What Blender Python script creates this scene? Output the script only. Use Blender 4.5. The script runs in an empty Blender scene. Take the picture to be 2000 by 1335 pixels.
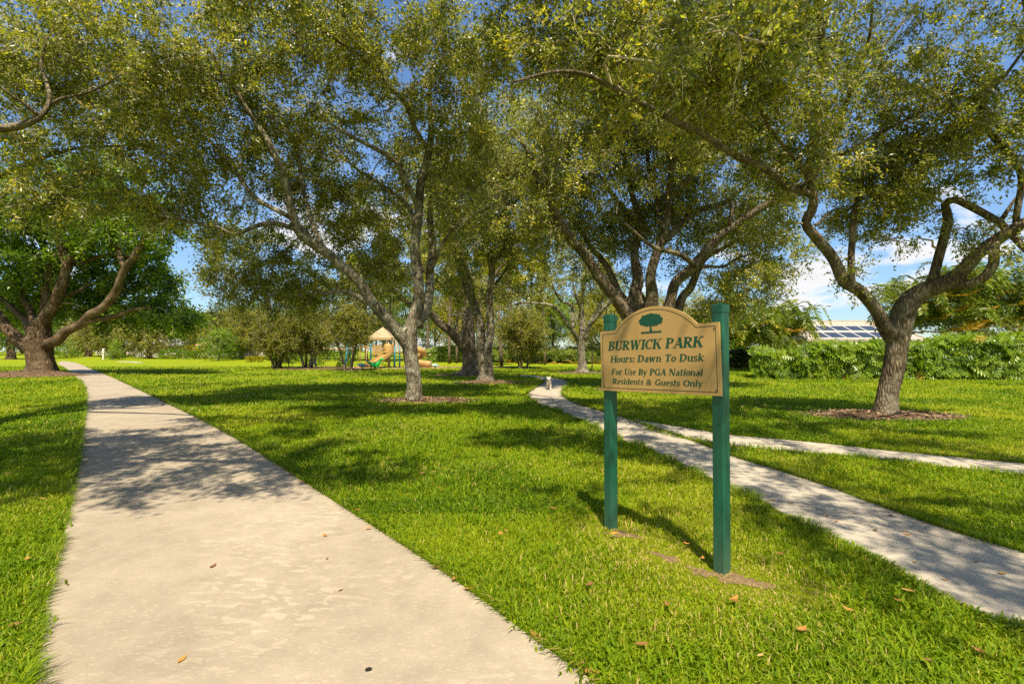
import bpy, bmesh, math, random
import numpy as np
from mathutils import Vector, Matrix
rng = np.random.default_rng(7)
random.seed(7)
sc = bpy.context.scene
COL = sc.collection
F = 950.0            # focal length in photo pixels (photo is 2000 wide)
HOR = 685.0          # horizon row
CAMZ = 1.6
PITCH = math.atan((HOR - 667.5) / F)
SUN = Vector((0.05, -0.50, 0.866)).normalized()

def gz(x, y):
    """height of the lawn: flat near, rising gently far off"""
    return 0.013 * np.clip(np.asarray(y, float) - 45.0, 0, 70)

def P(px, py, d):
    """point at depth d (metres along +Y) seen at photo pixel px,py"""
    u = (px - 1000.0) / F; v = (667.5 - py) / F
    y = math.cos(PITCH) - v * math.sin(PITCH)
    z = math.sin(PITCH) + v * math.cos(PITCH)
    s = d / y
    return np.array((u * s, d, CAMZ + z * s))

def G(px, d):
    x = (px - 1000.0) / F * d
    return np.array((x, d, float(gz(x, d))))

def ground_at(px, py):
    d = CAMZ * F / (py - HOR)
    return np.array(((px - 1000.0) / F * d, d))

# ------------------------------------------------------------------ object helpers
def tag(o, label=None, cat=None, group=None, kind=None):
    if label: o['label'] = label
    if cat: o['category'] = cat
    if group: o['group'] = group
    if kind: o['kind'] = kind
    return o

def empty(name, loc, label, cat, group=None, rz=0.0, scale=1.0):
    o = bpy.data.objects.new(name, None)
    o.empty_display_size = 0.2
    COL.objects.link(o)
    o.location = loc; o.rotation_euler = (0, 0, rz); o.scale = (scale,) * 3
    return tag(o, label, cat, group)

class MB:
    """collects vertices and faces as numpy arrays, builds ONE mesh object"""
    def __init__(s):
        s.v = []; s.f3 = []; s.f4 = []; s.t3 = []; s.t4 = []; s.n = 0; s.ng = []
    def add(s, v, quads=None, tris=None, tint=0.5):
        v = np.asarray(v, float).reshape(-1, 3)
        if quads is not None and len(quads):
            q = np.asarray(quads, int).reshape(-1, 4) + s.n
            s.f4.append(q); s.t4.append(np.broadcast_to(np.asarray(tint, float), (len(q),)) if np.ndim(tint) == 0 else np.asarray(tint, float))
        if tris is not None and len(tris):
            q = np.asarray(tris, int).reshape(-1, 3) + s.n
            s.f3.append(q); s.t3.append(np.broadcast_to(np.asarray(tint, float), (len(q),)) if np.ndim(tint) == 0 else np.asarray(tint, float))
        s.v.append(v); s.n += len(v)
        return s
    def box(s, c, size, rz=0.0, tint=0.5, taper=1.0):
        x, y, z = np.array(size) / 2.0
        v = np.array([(-x, -y, -z), (x, -y, -z), (x, y, -z), (-x, y, -z), (-x, -y, z), (x, -y, z), (x, y, z), (-x, y, z)], float)
        v[4:, :2] *= taper
        if rz:
            cs, sn = math.cos(rz), math.sin(rz)
            v[:, :2] = v[:, :2] @ np.array([[cs, sn], [-sn, cs]])
        return s.add(v + np.array(c, float), [(0, 3, 2, 1), (4, 5, 6, 7), (0, 1, 5, 4), (1, 2, 6, 5), (2, 3, 7, 6), (3, 0, 4, 7)], tint=tint)
    def tube(s, pts, rad, k=8, cap=True, tint=0.5, lump=0.0, seed=0.0, flare=None):
        pts = np.asarray(pts, float); n = len(pts)
        rad = np.broadcast_to(np.asarray(rad, float), (n,)).copy()
        t = np.gradient(pts, axis=0); t /= np.linalg.norm(t, axis=1)[:, None] + 1e-9
        a = np.array((1.0, 0, 0)) if abs(t[0, 0]) < 0.8 else np.array((0, 1.0, 0))
        A = np.zeros((n, 3)); u = a - t[0] * (a @ t[0]); u /= np.linalg.norm(u)
        for i in range(n):
            u = u - t[i] * (u @ t[i]); u /= np.linalg.norm(u) + 1e-9; A[i] = u
        B = np.cross(t, A)
        ang = np.arange(k) / k * 2 * np.pi
        R = rad[:, None] * np.ones((1, k))
        if lump:
            L = np.concatenate([[0], np.cumsum(np.linalg.norm(np.diff(pts, axis=0), axis=1))])[:, None]
            R = R * (1 + lump * (np.sin(2 * ang + L * 2.1 + seed) * 0.5 + np.sin(3 * ang - L * 3.7 + seed * 2) * 0.4
                                 + np.sin(5 * ang + L * 1.3 + seed * 3) * 0.35 + np.sin(L * 5.3 + seed + ang) * 0.4))
        if flare is not None:
            R = R * (1 + flare[:, None] * (0.55 + 0.45 * np.sin(5 * ang + seed) + 0.2 * np.sin(3 * ang + 2 * seed)))
        V = pts[:, None] + R[..., None] * (np.cos(ang)[None, :, None] * A[:, None] + np.sin(ang)[None, :, None] * B[:, None])
        i = np.arange(n - 1)[:, None] * k; j = np.arange(k)[None]; j2 = (j + 1) % k
        q = np.stack([i + j, i + j2, i + k + j2, i + k + j], -1).reshape(-1, 4)
        v = V.reshape(-1, 3); tr = None
        if cap:
            v = np.concatenate([v, pts[:1], pts[-1:]])
            c0, c1 = n * k, n * k + 1
            jj = np.arange(k); jn = (jj + 1) % k
            tr = np.concatenate([np.stack([np.full(k, c0), jn, jj], 1), np.stack([np.full(k, c1), (n - 1) * k + jj, (n - 1) * k + jn], 1)])
        return s.add(v, q, tr, tint)
    def tubes(s, pts, rad, k=3, tint=0.5):
        """batch: pts (N,K,3), rad (N,K)"""
        N, K, _ = pts.shape
        if N == 0: return s
        t = np.gradient(pts, axis=1); t /= np.linalg.norm(t, axis=2, keepdims=True) + 1e-9
        ref = np.tile(np.array((0.31, 0.77, 0.55)), (N, 1))
        tm = t.mean(1); tm /= np.linalg.norm(tm, axis=1, keepdims=True) + 1e-9
        bad = np.abs((ref * tm).sum(1)) > 0.85
        ref[bad] = (0.8, -0.5, 0.2)
        A = np.cross(t, ref[:, None]); A /= np.linalg.norm(A, axis=2, keepdims=True) + 1e-9
        B = np.cross(t, A)
        ang = np.arange(k) / k * 2 * np.pi
        V = pts[:, :, None] + rad[:, :, None, None] * (np.cos(ang)[None, None, :, None] * A[:, :, None] + np.sin(ang)[None, None, :, None] * B[:, :, None])
        b = (np.arange(N) * K * k)[:, None, None]; i = (np.arange(K - 1) * k)[None, :, None]; j = np.arange(k)[None, None]; j2 = (j + 1) % k
        q = np.stack([b + i + j, b + i + j2, b + i + k + j2, b + i + k + j], -1).reshape(-1, 4)
        return s.add(V.reshape(-1, 3), q, tint=tint)
    def lathe(s, prof, c=(0, 0, 0), k=16, tint=0.5):
        prof = np.asarray(prof, float); ang = np.arange(k) / k * 2 * np.pi; n = len(prof)
        V = np.stack([prof[:, :1] * np.cos(ang), prof[:, :1] * np.sin(ang), prof[:, 1:2] * np.ones(k)], -1)
        i = np.arange(n - 1)[:, None] * k; j = np.arange(k)[None]; j2 = (j + 1) % k
        q = np.stack([i + j, i + j2, i + k + j2, i + k + j], -1).reshape(-1, 4)
        return s.add(V.reshape(-1, 3) + np.array(c, float), q, tint=tint)
    def prism(s, poly, z0, z1, M=None):
        """closed 2D polygon extruded along local z"""
        n = len(poly); p = np.asarray(poly, float)
        v = np.concatenate([np.c_[p, np.full(n, z0)], np.c_[p, np.full(n, z1)]])
        if M is not None:
            M = np.array(M); v = v @ M[:3, :3].T + M[:3, 3]
        j = np.arange(n); jn = (j + 1) % n
        s.ng.append((list(range(n - 1, -1, -1)), s.n)); s.ng.append((list(range(n, 2 * n)), s.n))
        return s.add(v, np.stack([j, jn, n + jn, n + j], 1))
    def build(s, name, mat, parent=None, smooth=False, loc=None):
        me = bpy.data.meshes.new(name)
        v = np.concatenate(s.v) if s.v else np.zeros((0, 3))
        f4 = np.concatenate(s.f4) if s.f4 else np.zeros((0, 4), int)
        f3 = np.concatenate(s.f3) if s.f3 else np.zeros((0, 3), int)
        ng = [np.array(a) + b for a, b in s.ng]
        nl = f4.size + f3.size + sum(len(a) for a in ng); nf = len(f4) + len(f3) + len(ng)
        me.vertices.add(len(v)); me.vertices.foreach_set('co', v.astype(np.float32).ravel())
        me.loops.add(nl)
        me.loops.foreach_set('vertex_index', np.concatenate([f4.ravel(), f3.ravel()] + ng).astype(np.int32))
        me.polygons.add(nf)
        tot = np.concatenate([np.full(len(f4), 4), np.full(len(f3), 3), np.array([len(a) for a in ng], int)]).astype(np.int32)
        st = np.concatenate([[0], np.cumsum(tot)[:-1]]).astype(np.int32)
        me.polygons.foreach_set('loop_start', st)
        if smooth: me.polygons.foreach_set('use_smooth', np.ones(nf, bool))
        else: me.polygons.foreach_set('use_smooth', np.zeros(nf, bool))
        tt = np.concatenate([np.concatenate(s.t4) if s.t4 else np.zeros(0), np.concatenate(s.t3) if s.t3 else np.zeros(0), np.full(len(ng), 0.5)])
        at = me.attributes.new('tint', 'FLOAT', 'FACE'); at.data.foreach_set('value', tt.astype(np.float32))
        me.update(calc_edges=True)
        me.materials.append(mat)
        o = bpy.data.objects.new(name, me); COL.objects.link(o)
        if parent is not None: o.parent = parent
        if loc is not None: o.location = loc
        return o

def copy_tree(o, parent=None):
    c = o.copy(); COL.objects.link(c)
    if parent is not None: c.parent = parent
    for ch in o.children: copy_tree(ch, c)
    return c

def smooth_path(p, step=0.2, jit=0.0):
    """Catmull-Rom resample of rows (x,y,z,r)"""
    p = np.asarray(p, float)
    q = np.vstack([2 * p[0] - p[1], p, 2 * p[-1] - p[-2]])
    out = []
    for i in range(1, len(q) - 2):
        L = np.linalg.norm(q[i + 1, :3] - q[i, :3]); m = max(2, int(L / step))
        t = np.linspace(0, 1, m, endpoint=False)[:, None]
        a, b, c, d = q[i - 1], q[i], q[i + 1], q[i + 2]
        out.append(0.5 * (2 * b + (c - a) * t + (2 * a - 5 * b + 4 * c - d) * t ** 2 + (3 * b - a - 3 * c + d) * t ** 3))
    out.append(p[-1:])
    o = np.vstack(out)
    o[:, 3] = np.maximum(o[:, 3], 0.004)
    return o

def unit(v):
    return v / (np.linalg.norm(v, axis=-1, keepdims=True) + 1e-9)

# ------------------------------------------------------------------ materials
class NT:
    def __init__(s, name):
        s.m = bpy.data.materials.new(name); s.m.use_nodes = True
        s.t = s.m.node_tree; s.t.nodes.clear()
        s.out = s.n('ShaderNodeOutputMaterial')
    def n(s, ty, **kw):
        nd = s.t.nodes.new(ty)
        for k, v in kw.items():
            if k.startswith('i_'): nd.inputs[k[2:].replace('_', ' ')].default_value = v
            else: setattr(nd, k, v)
        return nd
    def l(s, a, b): s.t.links.new(a, b)
    def noise(s, scale, detail=4, rough=0.6, vec=None, dist=0.0):
        nd = s.n('ShaderNodeTexNoise'); nd.inputs['Scale'].default_value = scale; nd.inputs['Detail'].default_value = detail
        nd.inputs['Roughness'].default_value = rough; nd.inputs['Distortion'].default_value = dist
        if vec is not None: s.l(vec, nd.inputs['Vector'])
        return nd.outputs['Fac']
    def ramp(s, fac, stops, interp='LINEAR'):
        nd = s.n('ShaderNodeValToRGB'); cr = nd.color_ramp; cr.interpolation = interp
        while len(cr.elements) < len(stops): cr.elements.new(0.5)
        for e, (p, c) in zip(cr.elements, stops):
            e.position = p; e.color = (*c, 1) if len(c) == 3 else c
        s.l(fac, nd.inputs['Fac']); return nd.outputs['Color']
    def mix(s, fac, a, b, mode='MIX'):
        nd = s.n('ShaderNodeMix', data_type='RGBA', blend_type=mode)
        for src, key in ((fac, 0), (a, 6), (b, 7)):
            if isinstance(src, (int, float)): nd.inputs[key].default_value = src
            elif isinstance(src, tuple): nd.inputs[key].default_value = (*src, 1)
            else: s.l(src, nd.inputs[key])
        return nd.outputs[2]
    def math(s, op, a, b=0.0, c=None, clamp=False):
        nd = s.n('ShaderNodeMath', operation=op, use_clamp=clamp)
        for i, x in enumerate((a, b, c)):
            if x is None: continue
            if isinstance(x, (int, float)): nd.inputs[i].default_value = x
            else: s.l(x, nd.inputs[i])
        return nd.outputs[0]
    def pos(s, scale=(1, 1, 1), kind='Object'):
        tc = s.n('ShaderNodeTexCoord'); mp = s.n('ShaderNodeMapping'); mp.inputs['Scale'].default_value = scale
        if kind == 'World':
            ge = s.n('ShaderNodeNewGeometry'); s.l(ge.outputs['Position'], mp.inputs['Vector'])
        else: s.l(tc.outputs[kind], mp.inputs['Vector'])
        return mp.outputs['Vector']
    def bsdf(s, color, rough=0.6, spec=0.4, bump=None, bstr=0.3, bdist=0.02, metal=0.0, coat=0.0):
        b = s.n('ShaderNodeBsdfPrincipled')
        if isinstance(color, tuple): b.inputs['Base Color'].default_value = (*color, 1)
        else: s.l(color, b.inputs['Base Color'])
        if isinstance(rough, (int, float)): b.inputs['Roughness'].default_value = rough
        else: s.l(rough, b.inputs['Roughness'])
        b.inputs['Specular IOR Level'].default_value = spec
        b.inputs['Metallic'].default_value = metal; b.inputs['Coat Weight'].default_value = coat
        if bump is not None:
            bp = s.n('ShaderNodeBump'); bp.inputs['Strength'].default_value = bstr; bp.inputs['Distance'].default_value = bdist
            s.l(bump, bp.inputs['Height']); s.l(bp.outputs[0], b.inputs['Normal'])
        return b.outputs[0]
    def done(s, sh): s.l(sh, s.out.inputs['Surface']); return s.m

def mat_plain(name, c, rough=0.5, spec=0.4, var=0.12, scale=6.0, bstr=0.1, metal=0.0):
    m = NT(name); p = m.pos()
    f = m.noise(scale, 5, 0.65, p)
    lo = tuple(x * (1 - var) for x in c); hi = tuple(min(1, x * (1 + var)) for x in c)
    col = m.ramp(f, [(0.3, lo), (0.7, hi)])
    return m.done(m.bsdf(col, rough, spec, m.noise(scale * 6, 3, 0.6, p), bstr, 0.005, metal))

def mat_leaf(name, stops, trans=0.4, rough=0.42, spec=0.45, patch=0.0, tcol=(1.25, 1.35, 0.45)):
    m = NT(name)
    at = m.n('ShaderNodeAttribute', attribute_name='tint')
    col = m.ramp(at.outputs['Fac'], stops)
    if patch:
        f = m.noise(patch, 2, 0.5, m.pos(kind='World'))
        col = m.mix(m.math('MULTIPLY', f, 0.55), col, m.mix(1.0, col, (1.5, 1.25, 0.6), 'MULTIPLY'))
    b = m.bsdf(col, rough, spec)
    tr = m.n('ShaderNodeBsdfTranslucent')
    m.l(m.mix(1.0, col, tcol, 'MULTIPLY'), tr.inputs['Color'])
    mx = m.n('ShaderNodeMixShader'); mx.inputs[0].default_value = trans
    m.l(b, mx.inputs[1]); m.l(tr.outputs[0], mx.inputs[2])
    return m.done(mx.outputs[0])

def mat_bark(name, dark, light, lichen=(0.36, 0.36, 0.30), lich=0.5, s=1.0):
    m = NT(name); p = m.pos(kind='World'); pz = m.pos((1, 1, 0.22), kind='World')
    f1 = m.noise(16 * s, 6, 0.65, pz, 0.6)
    vo = m.n('ShaderNodeTexVoronoi', feature='DISTANCE_TO_EDGE'); vo.inputs['Scale'].default_value = 15 * s; m.l(pz, vo.inputs['Vector'])
    col = m.ramp(f1, [(0.3, dark), (0.68, light)])
    col = m.mix(m.math('MULTIPLY', m.math('SUBTRACT', 1.0, m.math('MULTIPLY', vo.outputs['Distance'], 4.5, clamp=True), clamp=True), 0.8), col, tuple(x * 0.45 for x in dark))
    lf = m.ramp(m.noise(3.2 * s, 6, 0.7, p), [(0.5 - 0.08 * lich, (0, 0, 0)), (0.62, (lich,) * 3)])
    col = m.mix(lf, col, lichen)
    big = m.ramp(m.noise(1.1, 3, 0.6, p), [(0.3, (0.72, 0.70, 0.66)), (0.7, (1.12, 1.08, 1.0))])
    col = m.mix(1.0, col, big, 'MULTIPLY')
    h = m.math('ADD', m.math('MULTIPLY', f1, 0.7), m.math('MULTIPLY', vo.outputs['Distance'], 1.3))
    return m.done(m.bsdf(col, 0.85, 0.2, h, 1.0, 0.06))

def mat_concrete(name, a, b, fleck=0.5, seed=0.0):
    m = NT(name); p = m.pos(kind='World')
    big = m.noise(0.55, 5, 0.6, p); mid = m.noise(3.0, 6, 0.7, p); fine = m.noise(90, 3, 0.7, p); grain = m.noise(330, 2, 0.6, p)
    col = m.ramp(m.math('ADD', m.math('MULTIPLY', big, 0.55), m.math('MULTIPLY', mid, 0.45)), [(0.36, a), (0.64, b)])
    # pale peeled flecks, stretched along one direction
    mp = m.n('ShaderNodeMapping'); mp.inputs['Scale'].default_value = (7, 17, 1); mp.inputs['Rotation'].default_value = (0, 0, 0.5)
    m.l(p, mp.inputs['Vector'])
    fl = m.noise(1.0, 3, 0.5, mp.outputs['Vector'], 0.4)
    msk = m.ramp(m.noise(0.8, 3, 0.55, p), [(0.46, (0, 0, 0)), (0.60, (1, 1, 1))])
    fl = m.ramp(fl, [(0.55, (0, 0, 0)), (0.585, (1, 1, 1))])
    fl = m.math('MULTIPLY', m.math('MULTIPLY', fl, msk), fleck)
    col = m.mix(fl, col, tuple(min(1, x * 1.32) for x in b))
    vf = m.n('ShaderNodeTexVoronoi'); vf.inputs['Scale'].default_value = 26; m.l(mp.outputs['Vector'], vf.inputs['Vector']); vf.inputs['Scale'].default_value = 2.2
    col = m.mix(m.math('MULTIPLY', m.ramp(vf.outputs['Distance'], [(0.15, (1, 1, 1)), (0.35, (0, 0, 0))]), 0.28), col, tuple(min(1, x * 1.25) for x in b))
    col = m.mix(m.math('MULTIPLY', m.ramp(fine, [(0.42, (1, 1, 1)), (0.58, (0, 0, 0))]), 0.22), col, tuple(x * 0.62 for x in a))
    col = m.mix(m.math('MULTIPLY', m.ramp(grain, [(0.62, (0, 0, 0)), (0.7, (1, 1, 1))]), 0.35), col, tuple(x * 0.5 for x in a))
    st = m.ramp(m.noise(1.7, 5, 0.7, p), [(0.60, (0, 0, 0)), (0.75, (1, 1, 1))])
    col = m.mix(m.math('MULTIPLY', st, 0.3), col, tuple(x * 0.66 for x in a))
    return m.done(m.bsdf(col, 0.9, 0.2, m.math('ADD', fine, m.math('MULTIPLY', grain, 0.5)), 0.35, 0.004))
# ------------------------------------------------------------------ world, sun, camera
w = bpy.data.worlds.new('World'); sc.world = w; w.use_nodes = True
nt = w.node_tree; nt.nodes.clear()
def wn(ty, **kw):
    nd = nt.nodes.new(ty)
    for k, v in kw.items(): setattr(nd, k, v)
    return nd
def wmath(op, a, b=0.0, clamp=False):
    nd = wn('ShaderNodeMath', operation=op, use_clamp=clamp)
    for i, x in enumerate((a, b)):
        if isinstance(x, (int, float)): nd.inputs[i].default_value = x
        else: nt.links.new(x, nd.inputs[i])
    return nd.outputs[0]
SKY_STR = 0.125
wo = wn('ShaderNodeOutputWorld'); bg = wn('ShaderNodeBackground'); bg.inputs['Strength'].default_value = SKY_STR
sky = wn('ShaderNodeTexSky', sky_type='NISHITA'); sky.sun_disc = False
sky.sun_elevation = math.asin(SUN.z); sky.sun_rotation = math.atan2(SUN.x, SUN.y)
sky.air_density = 1.0; sky.dust_density = 0.1; sky.ozone_density = 2.5; sky.altitude = 0
tc = wn('ShaderNodeTexCoord'); sep = wn('ShaderNodeSeparateXYZ'); nt.links.new(tc.outputs['Generated'], sep.inputs[0])
zc = wmath('MAXIMUM', sep.outputs[2], 0.0)
den = wmath('ADD', zc, 0.16)
cmb = wn('ShaderNodeCombineXYZ')
nt.links.new(wmath('ADD', wmath('MULTIPLY', sep.outputs[0], 3.4), 15.5), cmb.inputs[0]); nt.links.new(wmath('MULTIPLY', sep.outputs[1], 3.4), cmb.inputs[1]); nt.links.new(wmath('ADD', wmath('MULTIPLY', sep.outputs[2], 7.5), 12.5), cmb.inputs[2])
n1 = wn('ShaderNodeTexNoise'); n1.inputs['Scale'].default_value = 1.5; n1.inputs['Detail'].default_value = 8; n1.inputs['Roughness'].default_value = 0.56; n1.inputs['Distortion'].default_value = 0.25
nt.links.new(cmb.outputs[0], n1.inputs['Vector'])
n2 = wn('ShaderNodeTexNoise'); n2.inputs['Scale'].default_value = 0.6; n2.inputs['Detail'].default_value = 2
nt.links.new(cmb.outputs[0], n2.inputs['Vector'])
lowmask = wn('ShaderNodeMapRange'); lowmask.inputs[1].default_value = 0.05; lowmask.inputs[2].default_value = 0.55; lowmask.inputs[3].default_value = 0.05; lowmask.inputs[4].default_value = -0.10
nt.links.new(zc, lowmask.inputs[0])
back = wmath('MULTIPLY', wmath('MAXIMUM', wmath('ADD', wmath('MULTIPLY', sep.outputs[1], -1.0), 0.25), 0.0), 0.16)  # extra unseen clouds behind the camera, added to neutralise blue ambient light
dens = wmath('ADD', wmath('ADD', wmath('ADD', n1.outputs['Fac'], back), wmath('MULTIPLY', wmath('SUBTRACT', n2.outputs['Fac'], 0.5), 0.45)), lowmask.outputs[0])
cov = wn('ShaderNodeMapRange'); cov.interpolation_type = 'SMOOTHSTEP'; cov.inputs[1].default_value = 0.55; cov.inputs[2].default_value = 0.66
nt.links.new(dens, cov.inputs[0])
shade = wn('ShaderNodeValToRGB'); shade.color_ramp.elements[0].position = 0.57; shade.color_ramp.elements[0].color = (4.7, 4.6, 4.5, 1)
shade.color_ramp.elements[1].position = 0.74; shade.color_ramp.elements[1].color = (3.3, 3.35, 3.5, 1)
nt.links.new(dens, shade.inputs['Fac'])
tintsky = wn('ShaderNodeMix', data_type='RGBA', blend_type='MULTIPLY'); tintsky.inputs[0].default_value = 1.0
tintsky.inputs[7].default_value = (0.62, 0.71, 0.80, 1); nt.links.new(sky.outputs[0], tintsky.inputs[6])
lowdim = wn('ShaderNodeMapRange'); lowdim.inputs[1].default_value = 0.0; lowdim.inputs[2].default_value = 0.30; lowdim.inputs[3].default_value = 0.66; lowdim.inputs[4].default_value = 1.0
nt.links.new(zc, lowdim.inputs[0])
dim = wn('ShaderNodeMix', data_type='RGBA', blend_type='MULTIPLY'); dim.inputs[0].default_value = 1.0
nt.links.new(tintsky.outputs[2], dim.inputs[6]); nt.links.new(lowdim.outputs[0], dim.inputs[7])
mx = wn('ShaderNodeMix', data_type='RGBA'); nt.links.new(cov.outputs[0], mx.inputs[0]); nt.links.new(dim.outputs[2], mx.inputs[6]); nt.links.new(shade.outputs[0], mx.inputs[7])
nt.links.new(mx.outputs[2], bg.inputs['Color']); nt.links.new(bg.outputs[0], wo.inputs['Surface'])

sl = bpy.data.lights.new('sun', 'SUN'); sl.energy = 4.7; sl.angle = math.radians(0.53); sl.color = (1.0, 0.885, 0.69)
so = bpy.data.objects.new('sun', sl); COL.objects.link(so); so.rotation_euler = SUN.to_track_quat('Z', 'Y').to_euler(); so.location = (2, -10, 30)

cam = bpy.data.cameras.new('camera'); cam.sensor_width = 36; cam.sensor_fit = 'HORIZONTAL'; cam.lens = F / 2000 * 36
cam.clip_start = 0.05; cam.clip_end = 3000
co = bpy.data.objects.new('camera', cam); COL.objects.link(co); co.location = (0, 0, CAMZ); co.rotation_euler = (math.pi / 2 + PITCH, 0, 0)
sc.camera = co
sc.view_settings.view_transform = 'Standard'; sc.view_settings.look = 'None'; sc.view_settings.exposure = 0.95; sc.view_settings.gamma = 1
cy = sc.cycles; cy.max_bounces = 6; cy.diffuse_bounces = 4; cy.glossy_bounces = 2; cy.transmission_bounces = 4; cy.transparent_max_bounces = 4
cy.caustics_reflective = False; cy.caustics_refractive = False; cy.sample_clamp_indirect = 6; cy.use_denoising = False
sc.render.film_transparent = False

# ------------------------------------------------------------------ paths
def px2w(lst): return np.array([ground_at(a, b) for a, b in lst])
def resample(p, n):
    p = np.asarray(p, float)
    q = smooth_path(np.c_[p, np.zeros(len(p)), np.ones(len(p))], 0.15)[:, :2]
    L = np.concatenate([[0], np.cumsum(np.linalg.norm(np.diff(q, axis=0), axis=1))])
    tt = np.linspace(0, L[-1], int(L[-1] / 0.1)); q = np.c_[np.interp(tt, L, q[:, 0]), np.interp(tt, L, q[:, 1])]
    k = 11; w_ = np.hanning(k + 2)[1:-1]; w_ /= w_.sum()
    pad = np.vstack([2 * q[0] - q[k // 2:0:-1], q, 2 * q[-1] - q[-2:-k // 2 - 1:-1]])
    q = np.c_[np.convolve(pad[:, 0], w_, 'valid'), np.convolve(pad[:, 1], w_, 'valid')]
    L = np.concatenate([[0], np.cumsum(np.linalg.norm(np.diff(q, axis=0), axis=1))])
    t = np.linspace(0, L[-1], n)
    return np.c_[np.interp(t, L, q[:, 0]), np.interp(t, L, q[:, 1])]
EL = px2w([(70, 1335), (100, 1160), (133, 1040), (150, 950), (162, 870), (168, 800), (168, 768), (155, 742), (133, 722), (112, 711)])
ER = px2w([(1165, 1335), (900, 1140), (700, 1010), (560, 920), (430, 840), (300, 775), (230, 742), (182, 722), (152, 712), (125, 708.5)])
dl = unit(EL[0] - EL[2]); dr = unit(ER[0] - ER[2])
EL = np.vstack([EL[0] + dl * 14, EL[0] + dl * 5, EL]); ER = np.vstack([ER[0] + dl * 14, ER[0] + dl * 5, ER])
RL = px2w([(1996, 1232), (1908, 1197), (1818, 1159), (1745, 1119), (1654, 1064), (1545, 1013), (1425, 955), (1366, 929), (1274, 883), (1209, 858), (1140, 826), (1082, 802), (1050, 791), (1034, 781), (1031, 769), (1048, 756), (1062, 747), (1060, 742), (1043, 737), (1015, 734)])
RR = px2w([(1996, 1081), (1872, 1046), (1781, 1013), (1690, 981), (1600, 946), (1509, 917), (1422, 890), (1355, 863), (1270, 836), (1215, 815), (1160, 800), (1114, 784), (1097, 769), (1106, 757), (1112, 751), (1108, 745), (1095, 741), (1075, 738), (1050, 734.5), (1018, 732.5)])
d0 = unit(RL[0] - RL[3]); RL = np.vstack([RL[0] + d0 * 6, RL[0] + d0 * 2, RL]); RR = np.vstack([RR[0] + d0 * 6 - np.array((0.0, 0.3)), RR[0] + d0 * 2, RR])
BL = px2w([(2060, 936), (1996, 928), (1872, 915), (1690, 893), (1509, 879), (1422, 870), (1355, 862), (1300, 850), (1262, 838)])
BR = px2w([(2060, 913), (1996, 906), (1763, 884), (1582, 864), (1500, 857), (1422, 850), (1350, 838), (1290, 828), (1235, 819)])
e0 = unit(BL[0] - BL[2]); BL = np.vstack([BL[0] + e0 * np.array([[14], [8], [4], [1.5]]), BL]); BR = np.vstack([BR[0] + e0 * np.array([[14], [8], [4], [1.5]]), BR])
# thin far walk across the lawn on the left
def strip(name, A, B, n, mat, z, thick=0.06, joints=None):
    a = resample(A, n); b = resample(B, n); mb = MB(); k = 8
    t = np.linspace(0, 1, k)
    V = a[:, None] * (1 - t[None, :, None]) + b[:, None] * t[None, :, None]
    Z = z + gz(V[..., 0], V[..., 1])
    v = np.c_[V.reshape(-1, 2), Z.ravel()]
    i = np.arange(n - 1)[:, None] * k; j = np.arange(k - 1)[None]
    q = np.stack([i + j, i + k + j, i + k + j + 1, i + j + 1], -1).reshape(-1, 4)
    mb.add(v, q[:, ::-1] if np.cross(b[0] - a[0], a[1] - a[0]) > 0 else q)
    for e, s in ((a, 1), (b, -1)):
        zz = z + gz(e[:, 0], e[:, 1])
        vv = np.concatenate([np.c_[e, zz], np.c_[e, zz - thick]])
        ii = np.arange(n - 1)
        mb.add(vv, np.stack([ii, ii + 1, n + ii + 1, n + ii], 1))
    o = mb.build(name, mat)
    return tag(o, kind='structure'), np.vstack([a, b[::-1]])
M_con = mat_concrete('weathered_concrete', (0.268, 0.220, 0.158), (0.405, 0.343, 0.252), 0.40)
M_con2 = mat_concrete('pale_concrete', (0.34, 0.295, 0.228), (0.48, 0.425, 0.335), 0.25)
PATHS = []
o, pl = strip('path', EL, ER, 220, M_con, 0.022); PATHS.append(pl)
o, pl = strip('path', RL, RR, 220, M_con2, 0.022); PATHS.append(pl)
o, pl = strip('path', BL, BR, 80, M_con2, 0.018); PATHS.append(pl)
fx = np.array([(-51, 62.5), (-48, 60.5), (-46, 59), (-44.5, 57.8)], float)
o, pl = strip('path', fx, fx + np.array((0, 1.3)), 12, M_con2, 0.018); PATHS.append(pl)

def inside(poly, x, y):
    x0, y0 = poly[:, 0], poly[:, 1]; x1, y1 = np.roll(x0, -1), np.roll(y0, -1)
    out = np.zeros(len(x), bool)
    for a, b, c, d in zip(x0, y0, x1, y1):
        if b == d: continue
        m = ((b > y) != (d > y)) & (x < (c - a) * (y - b) / (d - b) + a)
        out ^= m
    return out
def on_path(x, y):
    m = np.zeros(len(x), bool)
    for p in PATHS:
        bb = (x > p[:, 0].min()) & (x < p[:, 0].max()) & (y > p[:, 1].min()) & (y < p[:, 1].max())
        idx = np.where(bb)[0]
        if len(idx): m[idx] |= inside(p, x[idx], y[idx])
    return m
# expansion joints cut across the walks (narrow dark grooves)
M_groove = mat_plain('joint_groove', (0.10, 0.085, 0.06), 0.95, 0.1)  # plain dark joint colour
def joints(A, B, n, idx, z):
    a = resample(A, n); b = resample(B, n); mb = MB()
    for i in idx:
        p, q = a[i], b[i]; u = unit(np.array(q - p)); v = np.array((-u[1], u[0])) * 0.003
        vv = [(*(p + v), z), (*(q + v), z), (*(q - v), z), (*(p - v), z)]
        mb.add(np.array(vv), [(3, 2, 1, 0)])
    return tag(mb.build('path_joints', M_groove), kind='structure')
joints(RL, RR, 220, [128, 150, 172, 190], 0.026)
joints(BL, BR, 80, [16, 24, 30, 36, 42, 50, 58], 0.0225)

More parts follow.
